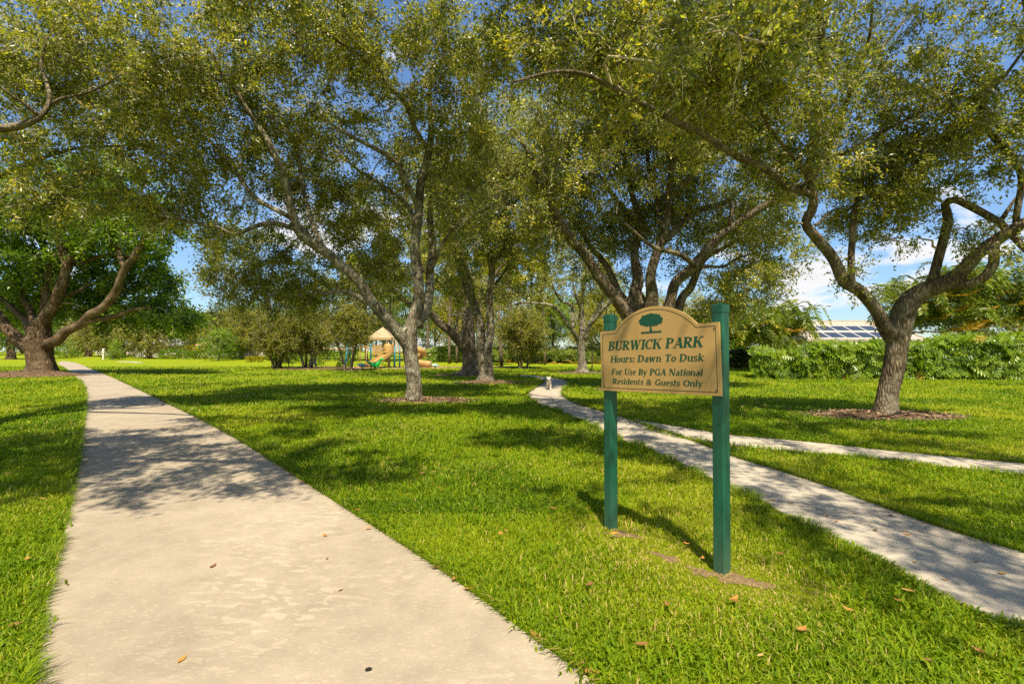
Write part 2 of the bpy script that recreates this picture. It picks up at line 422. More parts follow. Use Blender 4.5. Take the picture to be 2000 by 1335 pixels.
# ------------------------------------------------------------------ mulch beds (pixel centre, depth, half widths in metres)
MULCH = []
M_mulch = None
m_ = NT('mulch'); p_ = m_.pos(kind='World')
f_ = m_.noise(26, 5, 0.75, p_); g_ = m_.noise(2.2, 4, 0.6, p_)
c_ = m_.ramp(f_, [(0.28, (0.040, 0.026, 0.016)), (0.55, (0.135, 0.086, 0.052)), (0.78, (0.28, 0.19, 0.115))])
c_ = m_.mix(m_.math('MULTIPLY', g_, 0.5), c_, (0.24, 0.15, 0.085))
M_mulch = m_.done(m_.bsdf(c_, 0.95, 0.1, f_, 1.0, 0.04))
m_ = NT('mulch_chip'); at_ = m_.n('ShaderNodeAttribute', attribute_name='tint')
M_chip = m_.done(m_.bsdf(m_.ramp(at_.outputs['Fac'], [(0, (0.05, 0.033, 0.02)), (0.5, (0.165, 0.11, 0.068)), (0.85, (0.32, 0.23, 0.14)), (1, (0.44, 0.25, 0.09))]), 0.8, 0.2))
def mulch(x, y, rx, ry, h=0.05, chips=400):
    mb = MB(); k = 64; nr = 9; g0 = float(gz(x, y))
    ang = np.arange(k) / k * 2 * np.pi
    wob = 1 + 0.10 * np.sin(3 * ang + x) + 0.08 * np.sin(5 * ang + y * 2) + 0.06 * rng.normal(size=k)
    MULCH.append((x, y, rx, ry))
    rr = np.linspace(0, 1, nr)
    X = x + rr[:, None] * rx * np.cos(ang) * (1 + (wob - 1) * rr[:, None]); Y = y + rr[:, None] * ry * np.sin(ang) * (1 + (wob - 1) * rr[:, None])
    Z = gz(X, Y) + 0.012 + 1.6 * h * (1 - rr[:, None] ** 2) + 0.02 * rng.random(X.shape) * (1 - rr[:, None] ** 3) - 0.03 * (rr[:, None] > 0.99)
    i = np.arange(nr - 1)[:, None] * k; j = np.arange(k)[None]; j2 = (j + 1) % k
    mb.add(np.stack([X, Y, Z], -1).reshape(-1, 3), np.stack([i + j, i + k + j, i + k + j2, i + j2], -1).reshape(-1, 4))
    tag(mb.build('mulch_bed', M_mulch, smooth=True), kind='structure')
    n = chips * 3; a = rng.random(n) * 2 * np.pi; r = np.sqrt(rng.random(n)) * (1.0 + .28 * rng.random(n))
    cx = x + r * rx * np.cos(a); cyy = y + r * ry * np.sin(a)
    cz = gz(cx, cyy) + 0.025 + 1.6 * h * np.clip(1 - r ** 2, 0, 1) + rng.random(n) * 0.02
    mb = MB(); l = 0.03 + 0.06 * rng.random(n); wd = l * 0.3; th = rng.random(n) * 6.28
    d = np.stack([np.cos(th), np.sin(th), rng.normal(0, 0.25, n)], 1); s = np.stack([-np.sin(th), np.cos(th), rng.normal(0, 0.3, n)], 1)
    c = np.stack([cx, cyy, cz], 1)
    V = np.stack([c - d * l[:, None], c + s * wd[:, None], c + d * l[:, None], c - s * wd[:, None]], 1)
    mb.add(V.reshape(-1, 3), np.arange(n * 4).reshape(n, 4), tint=rng.random(n))
    tag(mb.build('mulch_litter', M_chip), 'loose bark chips and dry leaves strewn over the mulch', None, kind='stuff')

def Gp(px, d): q = G(px, d); return q[0], q[1]
x, y = Gp(808, 15.5); mulch(x + 0.4, y + 0.1, 1.55, 0.75, 0.05, 420)
x, y = Gp(1728, 11.9); mulch(x, y + 0.15, 1.75, 0.9, 0.05, 600)
x, y = Gp(62, 31.0); mulch(x + 0.2, y - 0.3, 2.9, 1.9, 0.22, 700)
x, y = Gp(950, 24.5); mulch(x + 0.2, y, 1.7, 1.0, 0.05, 200)
x, y = Gp(918, 31.5); mulch(x - 0.5, y, 1.9, 1.0, 0.05, 150)
x, y = Gp(1275, 20.0); mulch(x, y, 2.3, 1.3, 0.06, 300)
x, y = Gp(1137, 35.0); mulch(x, y, 2.0, 1.0, 0.06, 150)
x, y = Gp(600, 43.0); mulch(x + 1, y, 4.2, 2.0, 0.06, 200)
x, y = Gp(1000, 46.0); mulch(x, y, 3.0, 1.5, 0.06, 100)
x, y = Gp(690, 39.0); mulch(x, y, 0.8, 0.6, 0.04, 60)

# ------------------------------------------------------------------ lawn
GRASS_STOPS = None
m_ = NT('lawn'); p_ = m_.pos(kind='World')
f1 = m_.noise(55, 4, 0.7, p_); f2 = m_.noise(1.1, 4, 0.6, p_); f3 = m_.noise(0.16, 3, 0.55, p_); f4 = m_.noise(7.0, 4, 0.65, p_)
c_ = m_.ramp(m_.math('ADD', m_.math('MULTIPLY', f1, 0.5), m_.math('MULTIPLY', f4, 0.5)), [(0.32, (0.10, 0.14, 0.004)), (0.50, (0.21, 0.265, 0.005)), (0.68, (0.33, 0.37, 0.008))])
c_ = m_.mix(m_.math('MULTIPLY', m_.ramp(f2, [(0.45, (0, 0, 0)), (0.72, (1, 1, 1))]), 0.35), c_, (0.28, 0.29, 0.012))
c_ = m_.mix(m_.math('MULTIPLY', m_.ramp(f3, [(0.40, (0, 0, 0)), (0.65, (1, 1, 1))]), 0.30), c_, (0.18, 0.25, 0.004))
M_lawn = m_.done(m_.bsdf(c_, 0.9, 0.1, m_.math('ADD', f1, m_.math('MULTIPLY', f4, 0.6)), 0.9, 0.05))
mb = MB()
xs = np.concatenate([-np.geomspace(600, 6, 26), np.linspace(-5, 5, 11), np.geomspace(6, 600, 26)])
ys = np.concatenate([[-120, -60, -25, -10], np.linspace(-4, 44, 25), np.linspace(46, 120, 38), [150, 220, 350, 600, 900]])
X, Y = np.meshgrid(xs, ys); Z = gz(X, Y)
nx, ny = len(xs), len(ys)
i = np.arange(ny - 1)[:, None] * nx; j = np.arange(nx - 1)[None]
mb.add(np.stack([X, Y, Z], -1).reshape(-1, 3), np.stack([i + j, i + j + 1, i + nx + j + 1, i + nx + j], -1).reshape(-1, 4))
tag(mb.build('ground', M_lawn, smooth=True), kind='structure')

def nz(x, y, s, seed):
    """cheap smooth pseudo noise 0..1"""
    r = np.random.default_rng(seed); o = np.zeros_like(x)
    for k in range(6):
        a = r.random() * 6.28; f = s * (0.6 + 0.9 * r.random()); o += np.sin(f * (x * math.cos(a) + y * math.sin(a)) + r.random() * 6.28)
    return 0.5 + o / 7.0
m_ = NT('bare_soil'); p_ = m_.pos(kind='World'); f_ = m_.noise(40, 5, .75, p_)
M_soil = m_.done(m_.bsdf(m_.ramp(f_, [(.3, (.11, .07, .035)), (.55, (.24, .165, .085)), (.8, (.36, .27, .15))]), .95, .1, f_, .9, .02))
def soil(x, y, rx, ry, rz):
    k = 28; a = np.arange(k) / k * 2 * np.pi; r = 1 + .25 * np.sin(3 * a + x * 9) + .2 * np.sin(5 * a + y * 7) + .2 * rng.normal(size=k)
    q = np.c_[rx * r * np.cos(a), ry * r * np.sin(a)]; c, s = math.cos(rz), math.sin(rz); q = q @ np.array([[c, s], [-s, c]]) + (x, y)
    m = MB(); v = np.vstack([np.c_[q, np.full(k, .003)], [[x, y, .012]]]); j = np.arange(k); m.add(v, None, np.stack([j, (j + 1) % k, np.full(k, k)], 1))
    tag(m.build('soil_patch', M_soil, smooth=True), kind='structure')
soil(0.97, 4.27, .13, .07, -.3); soil(1.60, 3.43, .17, .08, -.5); soil(1.20, 3.80, .11, .05, -.9); soil(1.38, 3.55, .10, .06, -.7); soil(3.0, 5.8, .13, .07, -.3)
POSTS = np.array([(0.895, 4.43), (1.525, 3.56)])
def blades(n, dmin, dmax, hbase, wbase, seed):
    r = np.random.default_rng(seed)
    # density falls with the square of the distance
    d = np.exp(r.random(n) * (math.log(dmax) - math.log(dmin)) + math.log(dmin))
    x = (r.random(n) * 2 - 1) * 1.18 * d; y = d
    keep = ~on_path(x, y)
    for mx_, my_, rx, ry in MULCH:
        keep &= ((x - mx_) / rx) ** 2 + ((y - my_) / ry) ** 2 > (0.80 + 0.3 * r.random(n)) ** 2
    # worn sandy patches by the sign posts and elsewhere
    wear = np.zeros(n)
    for bx, by, br in ((0.98, 4.28, 0.24), (1.62, 3.42, 0.30), (1.18, 3.78, 0.22), (1.9, 3.3, 0.2), (0.75, 4.42, 0.18), (1.40, 3.55, 0.2), (3.0, 5.8, 0.25)):
        wear = np.maximum(wear, np.exp(-((x - bx) ** 2 + (y - by) ** 2) / br ** 2))
    keep &= r.random(n) > wear * 0.62
    x, y, d, wear = x[keep], y[keep], d[keep], wear[keep]; n = len(x)
    grow = np.maximum(1.0, d / 4.5) ** 0.62
    tuft = nz(x, y, 5.0, seed + 1) ; patch = nz(x, y, 0.9, seed + 2); 
    h = hbase * (0.55 + 0.75 * r.random(n)) * (0.65 + 0.7 * tuft) * grow ** 0.7 * (1 - 0.5 * wear)
    wd = wbase * (0.7 + 0.6 * r.random(n)) * np.maximum(1.0, d / 4.5) ** 0.85
    a = r.random(n) * 2 * np.pi; lean = 0.25 + 0.65 * r.random(n)
    dx, dy = np.cos(a), np.sin(a); fa = a + np.pi / 2 + r.normal(0, 0.6, n)
    sx, sy = np.cos(fa) * wd / 2, np.sin(fa) * wd / 2
    z0 = gz(x, y) - 0.004
    b = np.stack([x, y, z0], 1); s = np.stack([sx, sy, np.zeros(n)], 1)
    m = b + np.stack([dx * h * lean * 0.35, dy * h * lean * 0.35, h * 0.62], 1)
    t = b + np.stack([dx * h * lean * 1.05, dy * h * lean * 1.05, h * (1.0 - 0.25 * lean)], 1)
    V = np.stack([b - s, b + s, m + s * 0.85, m - s * 0.85, t], 1)
    k = np.arange(n) * 5
    tint = np.clip(0.46 + 0.17 * r.normal(size=n) + 0.62 * (patch - 0.5) + 0.3 * (nz(x, y, 3.1, seed + 9) - 0.5), 0, 0.82)
    dry = r.random(n) < (0.018 + 0.62 * wear + 0.10 * np.clip((nz(x, y, 1.6, 90) - .5) * 3, 0, 1))
    tint[dry] = 0.9 + 0.1 * r.random(dry.sum())
    return V.reshape(-1, 3), np.stack([k, k + 1, k + 2, k + 3], 1), np.stack([k + 3, k + 2, k + 4], 1), tint
M_grass = mat_leaf('grass_blade', [(0.0, (0.070, 0.140, 0.004)), (0.35, (0.145, 0.250, 0.005)), (0.6, (0.243, 0.338, 0.007)), (0.80, (0.37, 0.42, 0.014)), (0.88, (0.50, 0.42, 0.08)), (1.0, (0.60, 0.46, 0.18))], 0.45, 0.5, 0.25, tcol=(1.15, 1.15, 0.4))
mb = MB()
for (n, d0_, d1_, hb, wb, sd) in ((170000, 1.7, 5.2, 0.047, 0.0080, 11), (230000, 4.8, 16.0, 0.047, 0.0078, 12), (110000, 15.0, 48.0, 0.047, 0.0078, 13)):
    V, q, t, ti = blades(n, d0_, d1_, hb, wb, sd)
    mb.add(V, q, tint=ti); mb.f3.append(t + (mb.n - len(V))); mb.t3.append(ti)
# longer runners hanging over the walk edges
def edge_blades(E, n, out, seed, dens_pow=1.0):
    r = np.random.default_rng(seed)
    e = resample(E, 1500); wgt = 1.0 / np.maximum(1.5, e[:, 1]) ** dens_pow; wgt[(e[:, 1] < 1.5) | (e[:, 1] > 26)] = 0; wgt /= wgt.sum()
    i = r.choice(1500, n, p=wgt); tg = np.gradient(e, axis=0)[i]; tg = unit(tg); nn = np.stack([-tg[:, 1], tg[:, 0]], 1) * out
    off = np.abs(r.normal(0, 0.035, n)); p = e[i] - nn * off[:, None]
    d = p[:, 1]; h = (0.05 + 0.075 * r.random(n)) * np.maximum(1, d / 6) ** 0.4; wd = 0.006 * np.maximum(1, d / 4.5) ** 0.8
    clump = nz(p[:, 0], p[:, 1], 9.0, seed + 1); h = h * (0.4 + 1.0 * clump)
    dr_ = unit(nn + r.normal(0, 0.7, (n, 2))); lean = 0.45 + 0.5 * r.random(n)
    b = np.c_[p, gz(p[:, 0], p[:, 1]) + 0.0]; fa = np.arctan2(dr_[:, 1], dr_[:, 0]) + np.pi / 2
    s = np.stack([np.cos(fa) * wd / 2, np.sin(fa) * wd / 2, np.zeros(n)], 1)
    m = b + np.c_[dr_ * (h * lean * 0.45)[:, None], h * 0.62]; t = b + np.c_[dr_ * (h * lean * 1.2)[:, None], h * (1 - 0.35 * lean)]
    V = np.stack([b - s, b + s, m + s * 0.8, m - s * 0.8, t], 1); k = np.arange(n) * 5
    ti = np.clip(0.45 + 0.17 * r.normal(size=n), 0, 0.82); dry = r.random(n) < 0.07; ti[dry] = 0.95
    return V.reshape(-1, 3), np.stack([k, k + 1, k + 2, k + 3], 1), np.stack([k + 3, k + 2, k + 4], 1), ti
for E, out, sd, n in ((EL, -1, 31, 6000), (ER, 1, 32, 4500), (RL, -1, 33, 9000), (RR, 1, 34, 7000), (BL, -1, 35, 4000), (BR, 1, 36, 3500)):
    V, q, t, ti = edge_blades(E, n, out, sd); mb.add(V, q, tint=ti); mb.f3.append(t + (mb.n - len(V))); mb.t3.append(ti)
# coarser tussocks and broad leaved runners among the fine blades
def tussocks(nc, per, dmin, dmax, seed):
    r = np.random.default_rng(seed); d = np.exp(r.random(nc) * math.log(dmax / dmin) + math.log(dmin)); x = (r.random(nc) * 2 - 1) * 1.15 * d
    ok = ~on_path(x, d)
    for mx_, my_, rx, ry in MULCH: ok &= ((x - mx_) / rx) ** 2 + ((d - my_) / ry) ** 2 > 1.1
    ok &= nz(x, d, 1.3, seed + 5) > .42
    x, d = x[ok], d[ok]; i = np.repeat(np.arange(len(x)), per); n = len(i); sc_ = np.maximum(1, d[i] / 5) ** .5
    px_ = x[i] + r.normal(0, .05, n) * sc_; py_ = d[i] + r.normal(0, .05, n) * sc_
    h = (.045 + .05 * r.random(n)) * sc_ ** .7; wd = (.009 + .005 * r.random(n)) * np.maximum(1, d[i] / 5) ** .8; a = r.random(n) * 6.28; lean = .35 + .6 * r.random(n)
    b = np.c_[px_, py_, gz(px_, py_)]; dv = np.c_[np.cos(a), np.sin(a)]; fa = a + np.pi / 2 + r.normal(0, .4, n); s = np.stack([np.cos(fa) * wd / 2, np.sin(fa) * wd / 2, 0 * a], 1)
    m = b + np.c_[dv * (h * lean * .5)[:, None], h * .68]; t = b + np.c_[dv * (h * lean * 1.35)[:, None], h * (1 - .4 * lean)]
    V = np.stack([b - s, b + s, m + s, m - s, t], 1); k = np.arange(n) * 5
    ti = np.clip(np.repeat(.34 + .22 * r.random(len(x)), per) + .1 * r.normal(size=n), 0, .8)
    return V.reshape(-1, 3), np.stack([k, k + 1, k + 2, k + 3], 1), np.stack([k + 3, k + 2, k + 4], 1), ti
V, q, t, ti = tussocks(1800, 12, 1.8, 22, 77); mb.add(V, q, tint=ti); mb.f3.append(t + (mb.n - len(V))); mb.t3.append(ti)
tag(mb.build('grass', M_grass), 'bright green lawn grass', None, kind='stuff')
# ------------------------------------------------------------------ trees
OAK = [(0.0, (0.066, 0.088, 0.026)), (0.45, (0.212, 0.245, 0.054)), (0.75, (0.375, 0.395, 0.078)), (0.93, (0.50, 0.47, 0.07)), (1.0, (0.52, 0.30, 0.04))]
M_oak = mat_leaf('oak_leaf', OAK, 0.50, 0.36, 0.9, 0.25, (1.40, 1.50, 0.5))
M_oak2 = mat_leaf('oak_leaf_light', [(0.0, (0.045, 0.065, 0.012)), (0.5, (0.10, 0.13, 0.02)), (1.0, (0.22, 0.22, 0.035))], 0.4, 0.42, 0.5, 0.3)
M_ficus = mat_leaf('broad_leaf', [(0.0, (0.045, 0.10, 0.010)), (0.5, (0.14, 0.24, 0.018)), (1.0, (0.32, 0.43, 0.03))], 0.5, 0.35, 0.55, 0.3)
M_shrubtree = mat_leaf('small_tree_leaf', [(0.0, (0.06, 0.078, 0.012)), (0.5, (0.185, 0.21, 0.024)), (0.85, (0.34, 0.34, 0.034)), (1.0, (0.42, 0.26, 0.05))], 0.5, 0.45, 0.4, 0.3)
M_bark = mat_bark('oak_bark', (0.085, 0.068, 0.046), (0.32, 0.27, 0.19), (0.44, 0.43, 0.34), 0.7)
M_bark2 = mat_bark('dark_oak_bark', (0.068, 0.052, 0.034), (0.25, 0.195, 0.125), (0.36, 0.325, 0.24), 0.5)
M_bark3 = mat_bark('ficus_bark', (0.070, 0.044, 0.024), (0.215, 0.145, 0.085), (0.30, 0.235, 0.16), 0.4, 0.6)
M_twig = mat_plain('twig_bark', (0.46, 0.375, 0.25), 0.85, 0.2, 0.3, 9)

def add_leaves(mb, base, dirn, L, W, tint, droop=0.0, r=rng, up=0.6):
    n = len(base)
    d = unit(dirn)
    nrm = unit(r.normal(0, 0.75, (n, 3)) + np.array((0, 0, up)))
    s = np.cross(d, nrm); s = unit(s); nn = np.cross(s, d)
    fold = (0.10 + 0.25 * r.random(n))[:, None] * W[:, None]
    mid = base + d * (L * 0.5)[:, None]
    tip = base + d * L[:, None] - np.array((0, 0, 1.0)) * (droop * L)[:, None] if np.ndim(droop) else base + d * L[:, None]
    V = np.stack([base, mid + s * W[:, None] / 2 + nn * fold, tip, mid - s * W[:, None] / 2 + nn * fold], 1)
    mb.add(V.reshape(-1, 3), np.arange(4 * n).reshape(n, 4), tint=tint)

def tree(name, label, cat, limbs, blobs, leaf=0.075, nleaf=26, twig=0.55, mleaf=None, mbark=None, group=None, seed=1, sub=5, sides=14, lump=0.06, base=None, wthin=0.46, twig_r=0.004, lace=-0.45):
    """limbs: rows (px,py,depth,radius px) of the wood the photo shows; blobs: ('p',px,py,d,rx px,ry px,rz m,n) or ('w',x,y,z,rx,ry,rz,n)"""
    r = np.random.default_rng(seed)
    mleaf = mleaf or M_oak; mbark = mbark or M_bark
    wood = MB(); nodes = []; nrad = []
    W = []
    for li, lb in enumerate(limbs):
        if isinstance(lb, tuple) and lb[0] == 'w': rows = np.array(lb[1], float)
        else:
            rows = np.array([(*P(px, py, d), 0.86 * rp * d / F / math.sqrt(1 + ((px - 1000) / F) ** 2)) for px, py, d, rp in lb])
            if rows[-1, 3] < 0.085: rows[-1, 3] = min(rows[-1, 3], 0.018)
        W.append(rows)
    b0 = np.array(base if base is not None else (W[0][0][0], W[0][0][1], float(gz(W[0][0][0], W[0][0][1]))))
    for li, rows in enumerate(W):
        c = smooth_path(rows, 0.16 if rows[:, 3].max() > 0.05 else 0.22)
        L = np.concatenate([[0], np.cumsum(np.linalg.norm(np.diff(c[:, :3], axis=0), axis=1))])
        j = np.minimum(0.35 * c[:, 3], 0.05 + 0.06 * c[:, 3])[:, None] * np.stack([np.sin(L * 2.3 + li), np.sin(L * 1.7 + 2 * li), np.sin(L * 2.9 + 3 * li)], 1)
        j[:1] = 0
        pts = c[:, :3] + j * (0.5 if li == 0 else 1.0)
        fl = None
        if li == 0 or rows[0, 2] < b0[2] + 0.3:
            hgt = pts[:, 2] - b0[2]
            fl = 0.6 * np.exp(-np.clip(hgt, 0, None) / (0.35 * c[0, 3] + 0.10))
        wood.tube(pts - b0, c[:, 3], sides if c[:, 3].max() > 0.06 else 8, True, 0.5, lump, seed + li * 1.7, fl)
        nodes.append(pts); nrad.append(c[:, 3])
    N = np.vstack(nodes); NR = np.concatenate(nrad)
    # branch ends inside the crown volumes
    T = []
    for bl in blobs:
        if bl[0] == 'p':
            _, px, py, d, rx, ry, rz, n = bl
            cc = P(px, py, d); ra = np.array((rx * d / F, rz, ry * d / F))
        else:
            _, x, y, z, rx, ry, rz, n = bl; cc = np.array((x, y, z)); ra = np.array((rx, ry, rz))
        n = max(1, int(round(n * 1.25)))
        q = unit(r.normal(size=(n, 3))) * (r.random((n, 1)) ** 0.42)
        T.append(np.c_[cc + q * ra, np.tile(cc, (n, 1))])
    T = np.vstack(T); TC = T[:, 3:]; T = T[:, :3]
    # lacy crowns: whole pockets of the volume stay empty
    fr_ = 1.15 / max(twig, .3); ph = r.random((8, 1)) * 6.28; dv_ = unit(r.normal(size=(8, 3))) * (fr_ * (1.2 + 1.6 * r.random((8, 1))))
    nzv = np.sin(T @ dv_.T * 2.0 + ph.T).sum(1) / 2.8
    keep = (T[:, 2] > 0.9) & (nzv > lace)
    T = T[keep]; TC = TC[keep]
    order = np.argsort([np.min(((N[::3] - t) ** 2).sum(1)) for t in T])
    K = 7
    cap = len(N) + len(T) * (K - 1); NN = np.zeros((cap, 3)); NN[:len(N)] = N; RR_ = np.zeros(cap); RR_[:len(N)] = NR; cnt = len(N)
    BP = []; BR_ = []
    for oi in order:
        t = T[oi]
        dv = NN[:cnt] - t; d2 = (dv ** 2).sum(1) + 1.5 * np.clip(dv[:, 2], 0, None) ** 2 - 0.3 * np.minimum(RR_[:cnt], 0.05) * 10
        k = int(np.argmin(d2)); a = NN[k]; ln = np.linalg.norm(t - a)
        s = np.linspace(0, 1, K)[:, None]
        bend = r.normal(0, 0.13, (3,)) * ln; bend[2] += 0.12 * ln
        wob = r.normal(0, 0.035, (K, 3)) * ln; wob[0] = 0
        pts = a + (t - a) * s + bend * (4 * s * (1 - s)) * 0.6 + wob
        r0 = min(0.8 * max(RR_[k], 0.005), 0.014 + 0.022 * ln ** 1.1)
        rad = np.linspace(r0, 0.0105, K)
        BP.append(pts); BR_.append(rad)
        NN[cnt:cnt + K - 1] = pts[1:]; RR_[cnt:cnt + K - 1] = rad[1:]; cnt += K - 1
    BP = np.array(BP); BR_ = np.array(BR_)
    scale = twig_r / 0.004
    wb = MB()
    wb.tubes(BP - b0, np.maximum(BR_, twig_r), 5)
    # twigs with leaves round every branch end
    ends = T[order]; cen = TC[order]
    m = len(ends) * sub
    e = np.repeat(np.arange(len(ends)), sub)
    s = np.where(np.arange(m) % sub == 0, 1.0, r.random(m) * 0.55 + 0.45)
    ki = np.clip((s * (K - 1)), 0, K - 1); k0 = np.floor(ki).astype(int); k1 = np.minimum(k0 + 1, K - 1); fr = (ki - k0)[:, None]
    st = BP[e, k0] * (1 - fr) + BP[e, k1] * fr
    out = unit(ends - cen)[e]
    dirn = unit(out * 0.45 + unit(BP[e, -1] - BP[e, -3]) * 0.5 + r.normal(0, 0.75, (m, 3)) + np.array((0, 0, -0.05)))
    ln = twig * (0.55 + 0.8 * r.random(m))
    q = np.linspace(0, 1, 4)[None, :, None]
    TW = st[:, None] + dirn[:, None] * ln[:, None, None] * q + np.array((0, 0, -0.16)) * (ln[:, None, None] * q ** 2) + r.normal(0, 0.04, (m, 4, 3)) * ln[:, None, None] * (q > 0)
    wb.tubes(TW - b0, np.linspace(1.6, 0.7, 4)[None] * np.full((m, 1), twig_r), 3)
    cr = MB(); n = m * nleaf
    ti = np.repeat(np.arange(m), nleaf); u = (0.12 + 0.9 * r.random(n)) * 3; a0 = np.clip(np.floor(u).astype(int), 0, 2); f = (u - a0)[:, None]
    bp = TW[ti, a0] * (1 - f) + TW[ti, a0 + 1] * f + r.normal(0, leaf * 0.75, (n, 3))
    dl_ = unit(dirn[ti] * 0.6 + r.normal(0, 0.8, (n, 3)))
    L = leaf * (0.65 + 0.7 * r.random(n)); Wd = L * wthin * (0.8 + 0.4 * r.random(n))
    tint = np.clip(0.42 + 0.23 * r.normal(size=n) + 0.15 * r.normal(size=m)[ti] + 0.13 * r.normal(size=len(ends))[e][ti], 0, 0.95)
    yel = r.random(n) < 0.006; tint[yel] = 0.97
    add_leaves(cr, bp - b0, dl_, L, Wd, tint, r=r)
    root = empty(name, tuple(b0), label, cat, group)
    wood.build('trunk', mbark, root, smooth=True)
    wb.build('branches', M_twig, root, smooth=True)
    cr.build('crown', mleaf, root)
    return root

# --- oak in the middle of the lawn, two main stems --------------------------------------------------
A_limbs = [
 [(808, 792, 15.5, 19), (808, 770, 15.5, 18), (805, 730, 15.5, 17), (803, 690, 15.5, 16.5), (802, 660, 15.5, 17), (806, 630, 15.5, 14), (812, 600, 15.55, 13), (817, 560, 15.6, 12.5), (815, 520, 15.7, 12), (811, 475, 15.8, 11), (817, 415, 15.9, 10), (823, 360, 16, 9.5), (835, 304, 16.1, 8.5), (842, 245, 16.2, 7), (840, 190, 16.3, 5), (846, 120, 16.5, 3)],
 [(800, 690, 15.5, 12), (778, 648, 15.3, 14), (757, 622, 15.1, 13), (729, 592, 14.9, 12.5), (700, 550, 14.7, 12.5), (655, 511, 14.4, 12), (616, 478, 14.2, 11.5), (585, 448, 14, 11), (567, 405, 13.9, 9), (553, 340, 13.7, 8.5), (533, 290, 13.5, 8), (490, 227, 13.2, 6), (465, 185, 13, 5), (437, 147, 12.8, 4), (400, 80, 12.5, 2.5)],
 [(606, 468, 14.15, 7), (574, 430, 14.2, 6.5), (527, 402, 14.3, 6), (490, 380, 14.4, 5.5), (455, 328, 14.6, 4.5), (413, 280, 14.8, 4), (378, 253, 15, 3), (340, 220, 15.2, 2)],
 [(600, 458, 14.1, 7), (568, 442, 13.8, 6.5), (529, 434, 13.4, 6), (490, 446, 13.1, 5.5), (455, 459, 12.9, 5), (430, 446, 12.7, 4.5), (400, 438, 12.5, 4), (350, 428, 12.2, 3), (310, 420, 12, 2)],
 [(640, 495, 14.3, 7), (615, 450, 14.6, 6), (600, 405, 14.9, 5), (588, 340, 15.2, 4.5), (580, 280, 15.5, 3.5), (600, 220, 15.8, 2.5)],
 [(818, 640, 15.6, 12), (832, 600, 15.9, 10.5), (837, 560, 16.1, 10), (842, 515, 16.3, 9), (846, 480, 16.5, 8.5), (838, 430, 16.7, 7), (846, 380, 16.9, 5.5), (870, 320, 17.2, 4), (890, 250, 17.5, 3)],
 [(838, 530, 16.1, 6.5), (856, 490, 15.8, 5.5), (875, 460, 15.6, 5), (897, 436, 15.3, 4.5), (930, 420, 15, 3.5), (975, 395, 14.7, 2.5)],
 [(817, 410, 15.9, 6.5), (800, 370, 15.6, 6), (779, 322, 15.3, 5.5), (745, 298, 15, 5), (713, 280, 14.7, 4.5), (680, 262, 14.4, 4), (645, 240, 14.2, 3), (600, 200, 14, 2)],
 [(812, 440, 15.8, 5.5), (795, 400, 16.3, 5), (765, 374, 16.8, 4.5), (737, 357, 17.2, 4), (702, 332, 17.6, 3.5), (660, 300, 18, 2.5)],
 [(838, 295, 16.1, 6), (825, 275, 15.7, 5.5), (808, 240, 15.2, 5.5), (795, 210, 14.8, 5), (765, 175, 14.4, 5), (720, 122, 14, 4.5), (678, 91, 13.6, 4), (653, 77, 13.4, 3.5), (600, 40, 13, 2.5)],
 [(808, 655, 15.5, 4.5), (790, 662, 15.3, 8), (788, 648, 15.25, 7), (796, 640, 15.25, 3)],
 [(745, 606, 15, 6), (715, 588, 15.6, 6.5), (690, 575, 16.2, 6), (660, 568, 16.8, 5), (630, 572, 17.4, 4), (590, 560, 18, 3)],
]
A_blobs = [('p', 420, 130, 13.5, 150, 120, 2.2, 83), ('p', 590, 60, 13.5, 160, 80, 2.2, 85), ('p', 770, 80, 14, 150, 100, 2.4, 107), ('p', 900, 150, 15.2, 120, 120, 2.4, 90),
 ('p', 690, 190, 16.5, 140, 100, 2.4, 71), ('p', 470, 300, 15.5, 130, 90, 2.2, 50), ('p', 610, 320, 17.5, 110, 90, 2.2, 50), ('p', 860, 310, 17, 100, 90, 2.2, 77), ('p', 355, 420, 13, 70, 45, 1.2, 16),
 ('p', 500, 510, 18.5, 95, 75, 2.0, 94), ('p', 445, 570, 18.5, 50, 50, 1.4, 30), ('p', 585, 560, 18.8, 85, 75, 1.8, 83), ('p', 735, 420, 17.5, 90, 90, 2, 50), ('p', 905, 420, 15.8, 70, 70, 1.6, 40), ('p', 760, 545, 18, 60, 50, 1.5, 19), ('p', 655, 440, 17.5, 70, 90, 1.8, 33),
 ('p', 560, 200, 15, 120, 60, 2, 35), ('p', 420, 455, 13, 60, 22, 1, 11), ('p', 930, 270, 16, 80, 80, 2, 35), ('p', 350, 340, 14, 90, 100, 1.6, 34), ('p', 560, 390, 17, 150, 80, 2.4, 45), ('p', 700, 330, 17.5, 150, 130, 2.4, 57), ('p', 520, 230, 15.5, 140, 120, 2.2, 51), ('p', 700, 490, 18.5, 90, 70, 2, 24), ('w', -3.4, 8.0, 9.4, 2.4, 1.4, .8, 130), ('w', 0.4, 8.0, 9.4, 2.2, 1.4, .8, 125), ('w', 2.6, 9.4, 9.8, 1.7, 1.5, .7, 80), ('w', -5.5, 10.5, 10.2, 2.2, 1.3, .7, 90), ('w', -1.2, 11.2, 11.2, 2.4, 1.1, .6, 70), ('p', 320, 200, 14, 90, 110, 1.8, 28)]
tree('oak_tree', 'pale barked oak in mid lawn forking into an upright and a leaning stem', 'tree', A_limbs, A_blobs, 0.105, 27, 0.6, seed=3)

